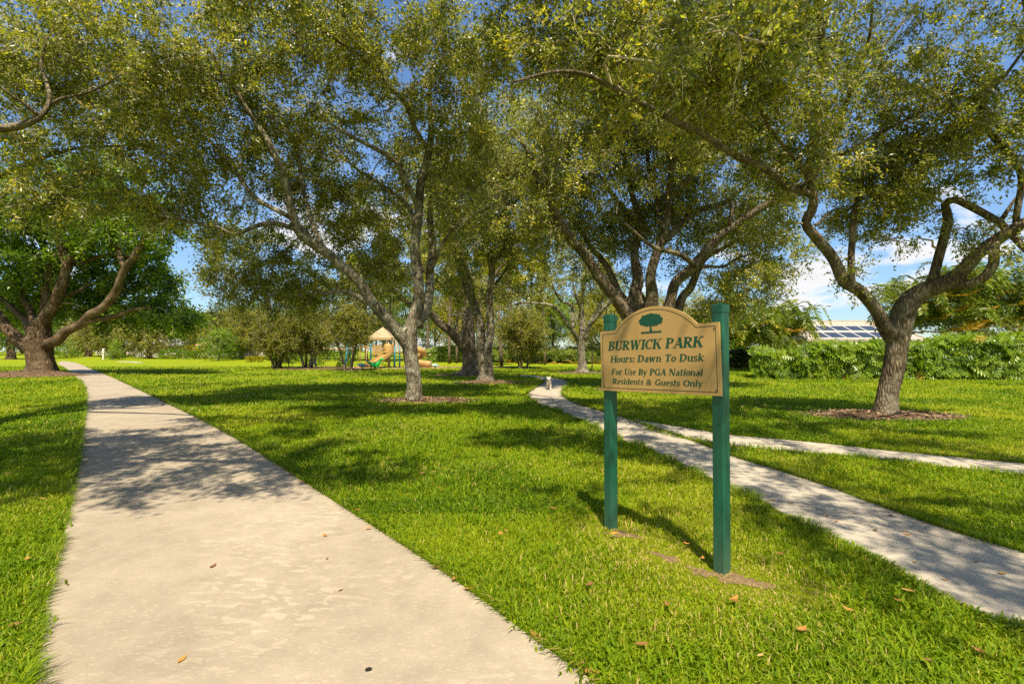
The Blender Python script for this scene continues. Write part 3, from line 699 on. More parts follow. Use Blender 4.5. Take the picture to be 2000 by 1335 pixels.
# --- twin stemmed oak and thick oak just behind it ------------------------------------------------
B_limbs = [
 [(947, 752, 25, 20), (946, 735, 25, 15), (943, 715, 25, 12), (940, 680, 25, 10.5), (939, 645, 25, 10), (927, 597, 25.2, 9), (912, 565, 25.4, 7.5), (898, 530, 25.6, 7), (888, 490, 25.8, 6), (876, 440, 26, 5), (866, 390, 26.3, 3.5)],
 [(950, 748, 25, 12), (953, 720, 24.9, 11), (956, 690, 24.8, 9.5), (956, 640, 24.8, 9), (957, 595, 24.7, 8.5), (959, 540, 24.6, 8), (956, 496, 24.5, 7.5), (949, 440, 24.4, 6.5), (950, 409, 24.3, 5.5), (962, 350, 24, 4), (970, 290, 23.6, 3)],
 [(957, 520, 24.5, 5), (970, 505, 24.3, 5), (986, 488, 24, 5), (1010, 469, 23.7, 4.5), (1049, 453, 23.3, 4), (1079, 432, 23, 3), (1120, 400, 22.6, 2)],
 [(950, 440, 24.4, 4.5), (975, 425, 24.8, 4), (1000, 400, 25.2, 3.5), (1035, 360, 25.6, 3), (1070, 330, 26, 2)],
 [(930, 605, 25.2, 5), (920, 560, 24.6, 4.5), (905, 500, 24, 4), (912, 450, 23.6, 3)],
 [(957, 570, 24.7, 4), (985, 530, 25.4, 3), (1010, 500, 26, 2)]]
B_blobs = [('p', 950, 400, 24, 110, 70, 3, 79), ('p', 880, 470, 25, 70, 70, 2.4, 55), ('p', 1000, 470, 24, 80, 60, 2.5, 43), ('p', 960, 320, 24.5, 140, 80, 3, 103), ('p', 1060, 380, 24, 90, 70, 2.6, 60), ('p', 900, 560, 26, 40, 40, 1.8, 17), ('p', 1030, 300, 25, 110, 90, 3, 72), ('p', 990, 330, 22, 90, 140, 2.5, 60), ('p', 1000, 560, 25.5, 60, 40, 1.8, 12), ('p', 860, 370, 26, 70, 70, 2.4, 36)]
tree('oak_tree', 'slender twin stemmed oak with two parallel trunks, in front of a thicker oak', 'tree', B_limbs, B_blobs, 0.14, 26, 0.85, seed=4, twig_r=0.006)
C_limbs = [
 [(916, 740, 31.5, 26), (918, 725, 31.5, 19), (918, 700, 31.5, 16), (917, 670, 31.5, 15), (914, 640, 31.5, 14), (911, 605, 31.7, 12), (905, 560, 32, 10), (897, 500, 32.4, 8.5), (884, 450, 32.8, 7), (870, 390, 33, 5)],
 [(912, 690, 31.5, 11), (899, 669, 31.3, 10.5), (881, 649, 31, 10), (862, 633, 30.7, 9.5), (840, 614, 30.4, 8.5), (815, 600, 30, 7), (780, 580, 29.6, 5.5), (745, 540, 29.2, 4), (720, 510, 29, 3)],
 [(908, 600, 31.8, 9), (890, 572, 31.5, 9), (868, 555, 31.2, 8.5), (846, 541, 30.9, 8), (820, 515, 30.6, 6.5), (795, 470, 30.3, 5), (780, 420, 30, 3)],
 [(905, 560, 32, 7), (900, 520, 31.4, 7.5), (892, 480, 31, 6.5), (884, 445, 30.7, 5), (900, 400, 30.4, 4)],
 [(914, 630, 31.5, 7), (935, 580, 32.5, 5), (960, 540, 33, 4), (990, 510, 33.5, 3)]]
C_blobs = [('p', 900, 520, 32, 60, 50, 3, 30), ('p', 780, 480, 30, 70, 80, 3, 44), ('p', 880, 380, 31, 110, 90, 3.4, 70), ('p', 730, 540, 29.5, 50, 45, 2.2, 22), ('p', 960, 560, 33, 60, 40, 2.4, 18), ('p', 680, 400, 30, 80, 80, 3, 34)]
tree('oak_tree', 'thick dark oak behind the slender twin trunks, with a low limb bending left', 'tree', C_limbs, C_blobs, 0.155, 26, 1.0, mbark=M_bark2, seed=5, twig_r=0.007)

# --- broad oak with many fanned stems behind the park sign --------------------------------------
D_limbs = [
 [(1274, 772, 20, 40), (1272, 745, 20, 34), (1270, 715, 20, 33), (1268, 685, 20, 34), (1266, 655, 20, 36), (1262, 625, 20, 28), (1252, 600, 20, 18), (1240, 560, 20, 11)],
 [(1245, 640, 20, 22), (1219, 605, 19.8, 15), (1189, 566, 19.5, 13.5), (1160, 526, 19.2, 12), (1130, 481, 18.9, 11), (1100, 445, 18.6, 10), (1076, 408, 18.3, 8), (1052, 350, 18, 6), (1030, 300, 17.6, 4.5), (1000, 250, 17.2, 3)],
 [(1238, 620, 20.2, 11), (1216, 580, 20.5, 9), (1198, 544, 20.8, 7.5), (1168, 499, 21.1, 6.5), (1139, 457, 21.4, 5.5), (1118, 430, 21.6, 4.5), (1100, 380, 22, 3)],
 [(1248, 640, 20, 17), (1240, 590, 20.1, 14), (1243, 548, 20.2, 13), (1240, 500, 20.3, 10), (1248, 455, 20.4, 9), (1240, 400, 20.5, 7), (1225, 340, 20.6, 5.5), (1210, 270, 20.6, 4), (1190, 200, 20.6, 3)],
 [(1275, 640, 19.8, 18), (1272, 590, 19.6, 15), (1268, 540, 19.5, 12), (1285, 500, 19.4, 11), (1296, 464, 19.3, 10), (1302, 410, 19.1, 8.5), (1310, 350, 18.9, 7), (1320, 280, 18.6, 5.5), (1335, 200, 18.3, 4)],
 [(1295, 640, 19.8, 17), (1305, 592, 19.6, 13), (1317, 558, 19.4, 12.5), (1350, 527, 19.1, 12), (1370, 500, 18.9, 12), (1404, 463, 18.6, 10.5), (1440, 437, 18.3, 9.5), (1470, 418, 18, 9), (1515, 393, 17.6, 8), (1560, 378, 17.2, 6.5), (1620, 360, 16.8, 4.5), (1680, 330, 16.4, 3)],
 [(1318, 625, 20, 13), (1330, 585, 20.2, 10.5), (1350, 560, 20.4, 9.5), (1362, 534, 20.3, 8.5), (1376, 505, 20, 8), (1420, 480, 20, 4), (1460, 470, 20.2, 3)],
 [(1297, 470, 19.3, 8), (1320, 446, 19.4, 8.5), (1345, 425, 19.5, 8), (1370, 411, 19.6, 7.5), (1410, 396, 19.7, 6.5), (1450, 370, 19.8, 5), (1490, 330, 20, 3.5)],
 [(1362, 522, 19, 7), (1340, 506, 18.7, 6.5), (1320, 495, 18.6, 6), (1290, 486, 18.5, 5.5), (1262, 472, 18.4, 4.5), (1235, 450, 18.3, 3.2), (1205, 420, 18.2, 1.8)],
 [(1296, 450, 19.2, 6), (1285, 400, 19.7, 5.5), (1270, 340, 20.2, 5), (1262, 270, 20.8, 4), (1250, 200, 21.4, 3)],
 [(1262, 470, 20.4, 5.5), (1225, 420, 21, 5), (1190, 370, 21.6, 4), (1150, 310, 22, 3)],
 [(1304, 400, 19.1, 5.5), (1340, 350, 18.6, 5), (1380, 300, 18.2, 4.5), (1420, 250, 17.8, 4), (1450, 190, 17.5, 3)],
 [(1424, 447, 18.4, 5), (1428, 410, 18.2, 4.5), (1424, 380, 18, 4)],
 [(1372, 520, 19.8, 4), (1410, 520, 20, 3.5), (1440, 505, 20.3, 3), (1490, 490, 20.6, 2)]]
D_blobs = [('p', 1240, 330, 20.5, 170, 100, 3.6, 156), ('p', 1110, 320, 18.8, 100, 100, 2.8, 89), ('p', 1390, 290, 19, 150, 100, 3.2, 138), ('p', 1450, 440, 20.3, 85, 50, 2.4, 48), ('p', 1505, 490, 20.6, 55, 60, 2.0, 38),
 ('p', 1330, 420, 21, 110, 60, 2.6, 60), ('p', 1190, 430, 22, 90, 55, 2.4, 43), ('p', 1290, 200, 18.5, 180, 80, 3.2, 150), ('p', 1130, 200, 18.5, 140, 90, 3, 108), ('p', 1450, 560, 20.8, 70, 50, 2.0, 48), ('p', 1400, 600, 21, 45, 30, 1.8, 19), ('p', 1480, 380, 20, 80, 60, 2.2, 41), ('p', 1100, 470, 21, 80, 60, 2, 34), ('p', 1190, 520, 21.5, 60, 50, 1.6, 16), ('p', 1350, 510, 20.5, 90, 60, 1.8, 24), ('p', 1260, 440, 21.5, 120, 60, 2, 40), ('p', 1240, 130, 18, 240, 60, 3, 80), ('p', 1060, 420, 19, 55, 60, 1.8, 24)]
tree('oak_tree', 'broad oak with many fanned stems directly behind the park sign', 'tree', D_limbs, D_blobs, 0.125, 27, 0.8, mbark=M_bark2, seed=6, twig_r=0.005)

# --- dark crooked oak on the right ---------------------------------------------------------------
E_limbs = [
 [(1727, 822, 11.9, 32), (1730, 800, 11.9, 27), (1734, 770, 11.9, 25), (1742, 735, 11.9, 26), (1750, 700, 11.9, 27), (1756, 665, 11.9, 28), (1760, 635, 11.9, 31), (1766, 605, 11.85, 30), (1786, 577, 11.75, 26), (1812, 562, 11.6, 25), (1837, 552, 11.5, 25), (1875, 535, 11.3, 22), (1912, 498, 11.1, 19), (1950, 469, 10.9, 19), (1998, 436, 10.6, 18), (2060, 400, 10.3, 15), (2140, 330, 10, 10), (2200, 230, 9.7, 6)],
 [(1750, 670, 11.9, 22), (1728, 638, 11.8, 20), (1710, 605, 11.7, 17), (1682, 573, 11.5, 16), (1648, 548, 11.3, 15.5), (1627, 504, 11.1, 14), (1598, 468, 10.9, 13.5), (1577, 438, 10.7, 12), (1588, 412, 10.6, 12.5), (1590, 380, 10.5, 11), (1580, 355, 10.4, 10), (1578, 315, 10.3, 9.5), (1590, 245, 10.1, 10), (1601, 175, 9.8, 9.5), (1611, 133, 9.6, 9), (1605, 70, 9.3, 8.5), (1594, 0, 9, 8), (1585, -80, 8.6, 6), (1580, -200, 8.2, 3)],
 [(1860, 555, 11.4, 17), (1895, 556, 11.2, 15), (1925, 540, 11, 14), (1941, 515, 10.9, 14), (1944, 488, 10.85, 14), (1950, 466, 10.85, 12)],
 [(1820, 548, 11.6, 15), (1828, 528, 11.6, 13), (1846, 472, 11.5, 12.5), (1853, 428, 11.4, 12), (1845, 402, 11.4, 11), (1862, 392, 11.3, 10.5), (1885, 400, 11.2, 11), (1912, 412, 11.1, 11.5), (1950, 432, 10.95, 11), (1978, 460, 10.8, 11), (2005, 490, 10.6, 9), (2040, 520, 10.4, 5)],
 [(1668, 558, 11.4, 10), (1666, 540, 11.45, 9), (1664, 492, 11.5, 8.5), (1664, 440, 11.5, 8.5), (1669, 399, 11.5, 7.5), (1685, 350, 11.5, 6), (1710, 300, 11.5, 4.5)],
 [(1984, 440, 10.7, 9), (1987, 400, 10.6, 9.5), (1992, 350, 10.5, 10), (1983, 320, 10.4, 10), (1962, 295, 10.3, 10), (1940, 262, 10.2, 9.5), (1915, 243, 10.1, 8), (1880, 235, 10, 5), (1850, 215, 9.9, 3.5)],
 [(1950, 436, 10.95, 7), (1968, 410, 10.9, 6.5), (1984, 385, 10.8, 6)],
 [(1590, 385, 10.5, 9), (1560, 370, 10.3, 9.5), (1535, 362, 10, 9), (1496, 332, 9.6, 8.5), (1450, 311, 9.2, 8.5), (1405, 282, 8.8, 8), (1370, 260, 8.5, 8), (1335, 245, 8.3, 7.5), (1300, 226, 8.1, 7), (1245, 196, 7.8, 6.5), (1192, 171, 7.5, 6), (1140, 146, 7.3, 5), (1080, 140, 7.1, 4), (1000, 160, 7, 2.5)],
 [(1580, 365, 10.4, 7), (1596, 332, 10.6, 8), (1625, 310, 10.8, 7.5), (1655, 297, 10.9, 7), (1690, 275, 11, 6), (1720, 258, 11.1, 5.5), (1790, 224, 11.2, 4.5), (1860, 180, 11.3, 3)],
 [(1590, 335, 10.6, 6.5), (1615, 304, 10.9, 7), (1638, 245, 11.2, 7), (1660, 182, 11.5, 6.5), (1685, 140, 11.7, 6), (1720, 95, 11.9, 5), (1755, 52, 12, 4), (1800, 0, 12, 3)],
 [(1655, 195, 11.4, 5), (1690, 105, 10.6, 4.5), (1700, 50, 10.2, 4), (1702, -20, 9.8, 3)],
 [(1915, 240, 10.1, 6), (1925, 190, 9.9, 5.5), (1960, 150, 9.6, 5), (2000, 95, 9.3, 4), (2050, 30, 9, 3)],
 [(1935, 262, 10.2, 5), (1900, 200, 10.6, 5), (1830, 170, 11, 4), (1840, 110, 11.2, 3.5), (1890, 40, 11.4, 2.5)],
 [(1560, 372, 10.3, 6), (1575, 340, 9.8, 4), (1495, 240, 8.9, 5), (1480, 180, 8.6, 5), (1500, 110, 8.3, 4), (1520, 40, 8, 3)],
 [(1593, 440, 10.7, 4), (1625, 412, 10.9, 4), (1655, 408, 11.1, 3)],
 [(1594, 0, 9, 7), (1570, -150, 7.5, 6), (1500, -400, 6.2, 5), (1420, -700, 5.2, 4)],
 [(2060, 400, 10.3, 9), (2050, 250, 8.5, 8), (2000, 0, 7, 6), (1950, -300, 5.8, 5)]]
E_blobs = [('p', 1700, 385, 11.8, 85, 60, 1.5, 72), ('p', 1625, 340, 10.8, 55, 55, 1.2, 20), ('p', 1785, 340, 11.4, 90, 70, 1.5, 80), ('p', 1740, 440, 11.8, 45, 45, 1, 18), ('p', 1870, 240, 10.8, 120, 80, 1.6, 66), ('p', 1710, 230, 11.3, 110, 90, 1.7, 56),
 ('p', 1850, 110, 10.3, 150, 90, 1.8, 66), ('p', 1960, 300, 10.2, 60, 80, 1.3, 22), ('p', 1560, 180, 9.2, 90, 100, 1.5, 44), ('p', 1420, 130, 8.6, 140, 100, 1.6, 78), ('p', 1270, 90, 8.2, 130, 90, 1.5, 62), ('p', 1480, 40, 7.2, 150, 60, 1.3, 56), ('p', 1120, 70, 8.2, 120, 90, 1.4, 52),
 ('p', 1000, 60, 9, 110, 80, 1.5, 40), ('p', 1640, 60, 10.2, 120, 70, 1.6, 40), ('p', 1420, 260, 9.4, 90, 50, 1.3, 24), ('p', 1905, 440, 11.2, 55, 18, 0.6, 7), ('p', 1945, 480, 10.9, 60, 25, 0.6, 6), ('p', 1650, 545, 11.3, 40, 35, 0.5, 4), ('p', 1585, 300, 9.8, 50, 60, 1, 14), ('p', 1985, 180, 10, 60, 110, 1.4, 30),
 ('p', 1540, 430, 11, 60, 50, .8, 10), ('p', 1500, 330, 10.5, 90, 50, 1, 20), ('p', 1250, 220, 8.4, 130, 50, 1, 22), ('p', 1500, 75, 4.6, 60, 30, 0.5, 5), ('p', 1345, 60, 5.2, 70, 40, 0.5, 6),
 # the rest of the crown, reaching over the walk and the camera
 ('w', 3.6, -0.7, 7.6, 1.5, 1.3, 0.6, 30), ('w', 3.2, 1.2, 7.7, 1.4, 1.3, 0.6, 24), ('w', 2.7, 2.9, 7.8, 1.3, 1.2, 0.6, 20), ('w', 1.3, 0.8, 7.2, 0.9, 0.9, 0.5, 6), ('w', 5.0, -1.2, 7.6, 1.4, 1.4, 0.8, 20), ('w', 1.0, 4.2, 8.0, 1.4, 1.1, 0.6, 75), ('w', 4.6, 3.6, 7.6, 2.6, 2.4, 1.0, 50), ('w', 6.5, 5.5, 8.5, 2.6, 2.4, 1.2, 100), ('w', 2.6, 4.4, 7.4, 1.3, 1.5, 0.8, 22), ('w', 5.2, 0.6, 7.2, 2.6, 1.7, 1.0, 40), ('w', 4.8, 8.6, 9.6, 2.0, 1.3, .8, 70), ('w', 8.8, 8.6, 10.0, 2.2, 1.4, .8, 60), ('w', 8.5, 3.0, 8.0, 2.2, 2.4, 1.2, 70)]
tree('oak_tree', 'dark crooked oak beside the right hand walk with a stubby looping limb', 'tree', E_limbs, E_blobs, 0.080, 28, 0.46, mbark=M_bark2, seed=8)

# --- big ficus like tree at the left walk --------------------------------------------------------
F_limbs = [
 [(76, 740, 31.5, 46), (77, 728, 31.5, 37), (77, 712, 31.5, 33), (77, 690, 31.5, 33), (76, 670, 31.5, 36), (78, 650, 31.5, 30), (82, 628, 31.5, 22)],
 [(60, 690, 31.5, 20), (43, 668, 31.3, 19), (18, 644, 31.1, 16), (0, 622, 31, 15), (-40, 580, 30.6, 12), (-80, 520, 30.2, 8)],
 [(82, 660, 31.5, 20), (85, 628, 31.3, 18), (100, 598, 31.1, 16), (114, 574, 31, 14.5), (127, 545, 30.9, 13.5), (124, 500, 30.8, 12), (117, 457, 30.7, 10), (110, 410, 30.6, 7), (105, 350, 30.4, 5)],
 [(80, 650, 32, 16), (90, 590, 32.2, 14), (97, 530, 32.4, 12.5), (89, 492, 32.6, 11), (80, 440, 32.8, 8), (70, 380, 33, 6)],
 [(82, 690, 31.6, 14), (92, 676, 31.4, 15), (114, 660, 31, 15), (148, 636, 30.6, 13), (175, 618, 30.3, 12), (199, 602, 30, 12), (229, 562, 29.7, 10.5), (248, 522, 29.4, 9.5), (270, 485, 29.1, 8.5), (290, 458, 28.8, 7), (320, 430, 28.5, 5)],
 [(248, 525, 29.4, 7), (236, 505, 29.6, 7), (225, 471, 29.8, 6.5), (216, 443, 30, 6), (205, 400, 30.2, 4)],
 [(127, 525, 30.9, 9), (140, 492, 30.8, 9.5), (162, 463, 30.7, 9), (182, 450, 30.6, 8.5), (205, 443, 30.5, 8), (256, 448, 30.2, 7), (290, 455, 30, 5.5), (340, 460, 29.7, 3.5)],
 [(130, 518, 31, 6), (150, 512, 31.4, 5.5), (176, 506, 31.8, 5.5), (228, 497, 32.2, 4.5), (260, 504, 32.6, 3.5)],
 [(165, 627, 30.4, 7), (190, 626, 30.4, 7), (213, 621, 30.4, 7), (242, 610, 30.4, 6), (275, 602, 30.6, 4), (305, 600, 31, 2)],
 [(108, 586, 31, 6), (128, 578, 31.3, 5), (150, 568, 31.6, 4.5), (176, 554, 32, 4)],
 [(66, 655, 31.9, 14), (46, 622, 32.3, 11), (20, 598, 32.8, 9), (-10, 575, 33.4, 7)],
 [(74, 640, 31.7, 13), (60, 610, 32.1, 10), (45, 580, 32.5, 8), (30, 540, 33, 6)]]
F_blobs = [('p', 305, 440, 29.2, 60, 34, 1.5, 30), ('p', 215, 425, 29.5, 50, 30, 1.5, 18), ('p', 30, 560, 34.5, 90, 70, 3, 76), ('p', 185, 540, 35.0, 110, 75, 3.0, 120), ('p', 275, 565, 34.5, 65, 50, 2.6, 56), ('p', 330, 618, 33.5, 50, 28, 2.0, 34), ('p', 250, 618, 34, 90, 22, 2.4, 36), ('p', 365, 628, 33, 36, 22, 1.6, 20), ('p', 90, 470, 32, 140, 80, 3.4, 90), ('p', 220, 440, 31, 100, 70, 3, 60), ('p', 10, 480, 31, 90, 90, 3.4, 60), ('p', 60, 380, 31, 180, 90, 4, 110), ('p', 230, 350, 31, 110, 60, 3, 44), ('p', 165, 600, 34, 60, 40, 2, 22), ('p', 285, 505, 34, 40, 40, 2, 22), ('p', 60, 600, 34.5, 70, 30, 2, 20)]
tree('shade_tree', 'massive shade tree with thick brown trunk splitting low, beside the left walk', 'tree', F_limbs, F_blobs, 0.21, 22, 0.8, mleaf=M_ficus, mbark=M_bark3, seed=9, twig_r=0.008, wthin=0.6, lump=0.05, sides=20)

# --- oak standing just outside the left edge, its limbs and crown reach over the walk ----------
Gt = (-11.6, 9.2)
G_limbs = [('w', [(Gt[0], Gt[1], -0.1, .42), (Gt[0], Gt[1], 0.6, .34), (Gt[0] + .1, Gt[1], 2.0, .31), (Gt[0] + .1, Gt[1], 3.2, .30), (Gt[0] - .1, Gt[1] + .1, 4.6, .22), (Gt[0] - .3, Gt[1] + .2, 6.4, .16), (Gt[0] - .2, Gt[1] + .4, 8.2, .09)]),
 ('w', [(Gt[0] + .3, Gt[1], 3.0, .22), tuple(P(-90, 262, 9.6)) + (.14,), tuple(P(-20, 254, 9.8)) + (.085,), tuple(P(40, 247, 9.9)) + (.075,), tuple(P(78, 229, 10)) + (.06,), tuple(P(98, 200, 10.1)) + (.045,), tuple(P(92, 165, 10.2)) + (.035,), tuple(P(80, 125, 10.3)) + (.028,), tuple(P(95, 70, 10.4)) + (.018,)]),
 ('w', [tuple(P(78, 229, 10)) + (.045,), tuple(P(50, 205, 9.8)) + (.032,), tuple(P(20, 185, 9.6)) + (.026,), tuple(P(-10, 160, 9.4)) + (.02,)]),
 ('w', [tuple(P(95, 205, 10.1)) + (.036,), tuple(P(125, 190, 10.3)) + (.03,), tuple(P(170, 180, 10.5)) + (.024,), tuple(P(230, 150, 10.8)) + (.018,), tuple(P(290, 90, 11)) + (.02,)]),
 ('w', [(Gt[0] - .1, Gt[1] + .1, 4.6, .13), tuple(P(-30, 360, 11.5)) + (.07,), tuple(P(60, 315, 12)) + (.045,), tuple(P(150, 290, 12.4)) + (.032,), tuple(P(240, 285, 12.7)) + (.022,), tuple(P(330, 270, 13)) + (.012,)]),
 ('w', [(Gt[0] - .1, Gt[1], 4.4, .16), (Gt[0] + 1.6, Gt[1] - 3.2, 6.2, .11), (Gt[0] + 4.2, Gt[1] - 5.6, 7.0, .08), (Gt[0] + 8.5, Gt[1] - 6.5, 7.3, .05)]),
 ('w', [(Gt[0] - .3, Gt[1] + .2, 6.0, .11), (Gt[0] + 3, Gt[1] - 1.6, 8.2, .07), (Gt[0] + 5.5, Gt[1] - 2.6, 8.6, .04)])]
G_blobs = [('p', 60, 70, 11.2, 150, 100, 1.4, 56), ('p', 250, 70, 10.5, 130, 100, 1.7, 61), ('p', 100, 290, 11.8, 130, 70, 1.5, 46), ('p', 270, 250, 11.8, 100, 80, 1.5, 43), ('p', 50, 390, 11.4, 100, 50, 1.3, 27), ('p', 220, 385, 12.2, 110, 45, 1.3, 27), ('p', 170, 180, 11.6, 120, 80, 1.4, 40), ('p', -80, 200, 10.5, 120, 140, 1.5, 32), ('p', 330, 170, 11.8, 70, 80, 1.4, 24), ('p', 340, 330, 12.4, 50, 45, 1.1, 13), ('p', 20, 150, 11.4, 90, 70, 1.2, 27),
 ('w', -6.4, 3.2, 6.6, 1.5, 1.2, 0.7, 56), ('w', -5.3, 2.3, 6.5, 1.0, 1.0, 0.6, 30), ('w', -8.2, 4.6, 7.0, 2.2, 1.7, 0.9, 80), ('w', -10.5, 12, 8.6, 2.4, 2.4, 1.2, 60), ('w', -13.5, 17, 9.0, 2.6, 2.6, 1.3, 54), ('w', -3.2, 1.9, 6.9, 1.3, 1.1, 0.7, 22), ('w', -1.7, 2.6, 7.3, 1.1, 0.9, 0.6, 16), ('w', -4.2, 4.0, 7.0, 2.4, 1.9, 0.9, 85), ('w', -6.5, 4.4, 6.8, 1.8, 1.9, 1.0, 46), ('w', -5.0, 6.6, 8.2, 2.2, 1.6, 1.0, 40), ('w', -2.8, 2.2, 7.2, 1.5, 0.9, 0.7, 20), ('w', -8.5, 2.6, 6.6, 2.0, 2.0, 1.0, 40)]
tree('oak_tree', 'leafy oak whose pale limb and crown enter over the left walk', 'tree', G_limbs, G_blobs, 0.088, 28, 0.48, mbark=M_bark2, seed=10)

# --- smaller open oak between the curving walk and the palms --------------------------------------
H_limbs = [
 [(1138, 733, 35, 16), (1137, 720, 35, 11), (1136, 695, 35, 8.5), (1136, 665, 35, 8.5), (1137, 640, 35, 8), (1137, 600, 35, 5.5), (1138, 560, 35, 4.5), (1142, 520, 35, 3), (1150, 480, 35, 2)],
 [(1134, 675, 35, 5.5), (1122, 650, 34.7, 5.5), (1110, 635, 34.4, 5), (1095, 612, 34, 4), (1078, 598, 33.7, 3.5), (1055, 592, 33.4, 3), (1020, 592, 33, 2.5), (985, 600, 32.6, 1.5)],
 [(1139, 665, 35, 5.5), (1155, 632, 34.6, 5), (1172, 610, 34.2, 4.5), (1190, 592, 33.8, 4), (1210, 570, 33.4, 2.5)],
 [(1120, 640, 34.7, 3.5), (1117, 600, 35.4, 3.5), (1100, 590, 35.6, 3), (1088, 575, 35.8, 3), (1075, 545, 36, 2)],
 [(1150, 636, 34.6, 3), (1165, 605, 35.3, 3), (1178, 580, 35.6, 2), (1185, 560, 35.8, 1.5)],
 [(1137, 610, 35, 3.5), (1122, 570, 34.5, 3), (1118, 530, 34.2, 2)]]
H_blobs = [('p', 1125, 545, 35, 75, 45, 2.6, 46), ('p', 1060, 560, 34, 50, 35, 2, 18), ('p', 1180, 555, 35, 40, 35, 2, 14), ('p', 1130, 490, 35, 80, 40, 2.6, 34), ('p', 1010, 585, 33, 35, 18, 1.4, 7)]
tree('oak_tree', 'small open oak with thin spreading limbs, beyond the curve of the walk', 'tree', H_limbs, H_blobs, 0.15, 24, 0.9, seed=12, twig_r=0.007)
# ------------------------------------------------------------------ park sign
m_ = NT('green_post_paint'); p_ = m_.pos(kind='World')
f_ = m_.noise(9, 5, 0.7, m_.pos((3, 3, .25), kind='World'))
c_ = m_.ramp(f_, [(0.25, (0.003, 0.052, 0.027)), (0.72, (0.009, 0.105, 0.056))])
sx_ = m_.n('ShaderNodeSeparateXYZ'); ge_ = m_.n('ShaderNodeNewGeometry'); m_.l(ge_.outputs['Position'], sx_.inputs[0])
mr_ = m_.n('ShaderNodeMapRange'); mr_.inputs[1].default_value = 0.0; mr_.inputs[2].default_value = 0.5; mr_.inputs[3].default_value = 0.75; mr_.inputs[4].default_value = 0.0
m_.l(m_.math('ADD', sx_.outputs[2], m_.math('MULTIPLY', m_.math('SUBTRACT', f_, 0.5), 0.6)), mr_.inputs[0])
spk = m_.ramp(m_.noise(170, 2, 0.6, p_), [(0.60, (0, 0, 0)), (0.70, (1, 1, 1))])
c_ = m_.mix(m_.math('MULTIPLY', mr_.outputs[0], m_.math('ADD', m_.math('MULTIPLY', spk, 0.5), 0.35)), c_, (0.13, 0.17, 0.12))   # dirt splashed up from the soil
M_post = m_.done(m_.bsdf(c_, 0.42, 0.45, f_, 0.35, 0.006))
m_ = NT('tan_board'); p_ = m_.pos(kind='World')
f_ = m_.noise(5, 5, 0.6, p_)
M_board = m_.done(m_.bsdf(m_.ramp(f_, [(0.3, (0.37, 0.232, 0.078)), (0.7, (0.43, 0.272, 0.092))]), 0.5, 0.35, m_.noise(120, 3, 0.6, p_), 0.05, 0.002))
M_green = mat_plain('sign_green_lettering', (0.004, 0.060, 0.028), 0.5, 0.35, 0.15, 20)
M_line = mat_plain('sign_dark_line', (0.035, 0.04, 0.015), 0.6, 0.3, 0.2, 20)
M_bolt = mat_plain('rusty_bolt', (0.16, 0.12, 0.08), 0.5, 0.5, 0.4, 60, 0.2, 0.6)

pl_ = np.array((0.895, 4.43)); pr_ = np.array((1.525, 3.56))
ax = unit(pr_ - pl_); nrm = np.array((ax[1], -ax[0]))      # nrm faces the viewer
if nrm @ (-pl_) < 0: nrm = -nrm
ang_s = math.atan2(ax[1], ax[0])
mid_ = (pl_ + pr_) / 2
sroot = empty('park_sign', (mid_[0], mid_[1], 0), 'tan arched park sign with green lettering on two green posts', 'sign', rz=ang_s)
# local frame: x along the board, -y towards the viewer, z up
Wd_ = float(np.linalg.norm(pr_ - pl_)); hp = 0.0445
def post(xc, top):
    mb = MB(); e = 0.006; z1 = top - 0.018
    pf = [(-hp, -hp + e), (-hp + e, -hp), (hp - e, -hp), (hp, -hp + e), (hp, hp - e), (hp - e, hp), (-hp + e, hp), (-hp, hp - e)]
    mb.prism([(xc + a, b) for a, b in pf], -0.05, z1 - 0.055)
    o = mb.build('post', M_post, sroot)
    cb = MB(); q = 1.07
    cb.prism([(xc + a * q, b * q) for a, b in pf], z1 - 0.055 + 0.001, z1)
    n = len(pf); v = [(xc + a * q, b * q, z1) for a, b in pf] + [(xc, 0, top)]
    cb.add(np.array(v), None, [(i, (i + 1) % n, n) for i in range(n)])
    cb.build('cap', M_post, o)
post(-Wd_ / 2, 1.940); post(Wd_ / 2, 1.953)
BW = Wd_ + 2 * hp; BH = 0.532; TH = 0.020
roll = math.atan2(0.034, BW)
FY = -hp - 0.003
Mb = Matrix.Translation((-BW / 2, FY, 1.243)) @ Matrix.Rotation(-roll, 4, 'Y') @ Matrix(((1, 0, 0, 0), (0, 0, -1, 0), (0, 1, 0, 0), (0, 0, 0, 1)))
# board coordinates: x 0..BW, y 0..BH, z towards viewer
sh = 0.150 * BW; rise = 0.172; cx_ = BW / 2; hw = cx_ - sh
R_ = (hw ** 2 + rise ** 2) / (2 * rise); a_ = math.asin(hw / R_)
def outline(ins):
    pts = [(ins, ins), (BW - ins, ins), (BW - ins, BH - ins)]
    Ri = R_ - ins; cyc = BH + rise - R_
    # where the inset arc meets the inset shoulder
    ai = math.acos(max(-1, min(1, (BH - ins - cyc) / Ri)))
    for t in np.linspace(ai, -ai, 40): pts.append((cx_ + Ri * math.sin(t), cyc + Ri * math.cos(t)))
    pts.append((ins, BH - ins)); return pts
bd = MB(); bd.prism(outline(0), 0, TH, Mb)
board = bd.build('board', M_board, sroot)
def ring(poly0, poly1, z, mb):
    n = len(poly0); v = np.array([(a, b, z) for a, b in poly0] + [(a, b, z) for a, b in poly1]); M = np.array(Mb)
    v = v @ M[:3, :3].T + M[:3, 3]; j = np.arange(n); jn = (j + 1) % n
    mb.add(v, np.stack([j, jn, n + jn, n + j], 1))
bl = MB(); ring(outline(0.024), outline(0.0285), TH + 0.0012, bl); bl.build('border_line', M_line, board)
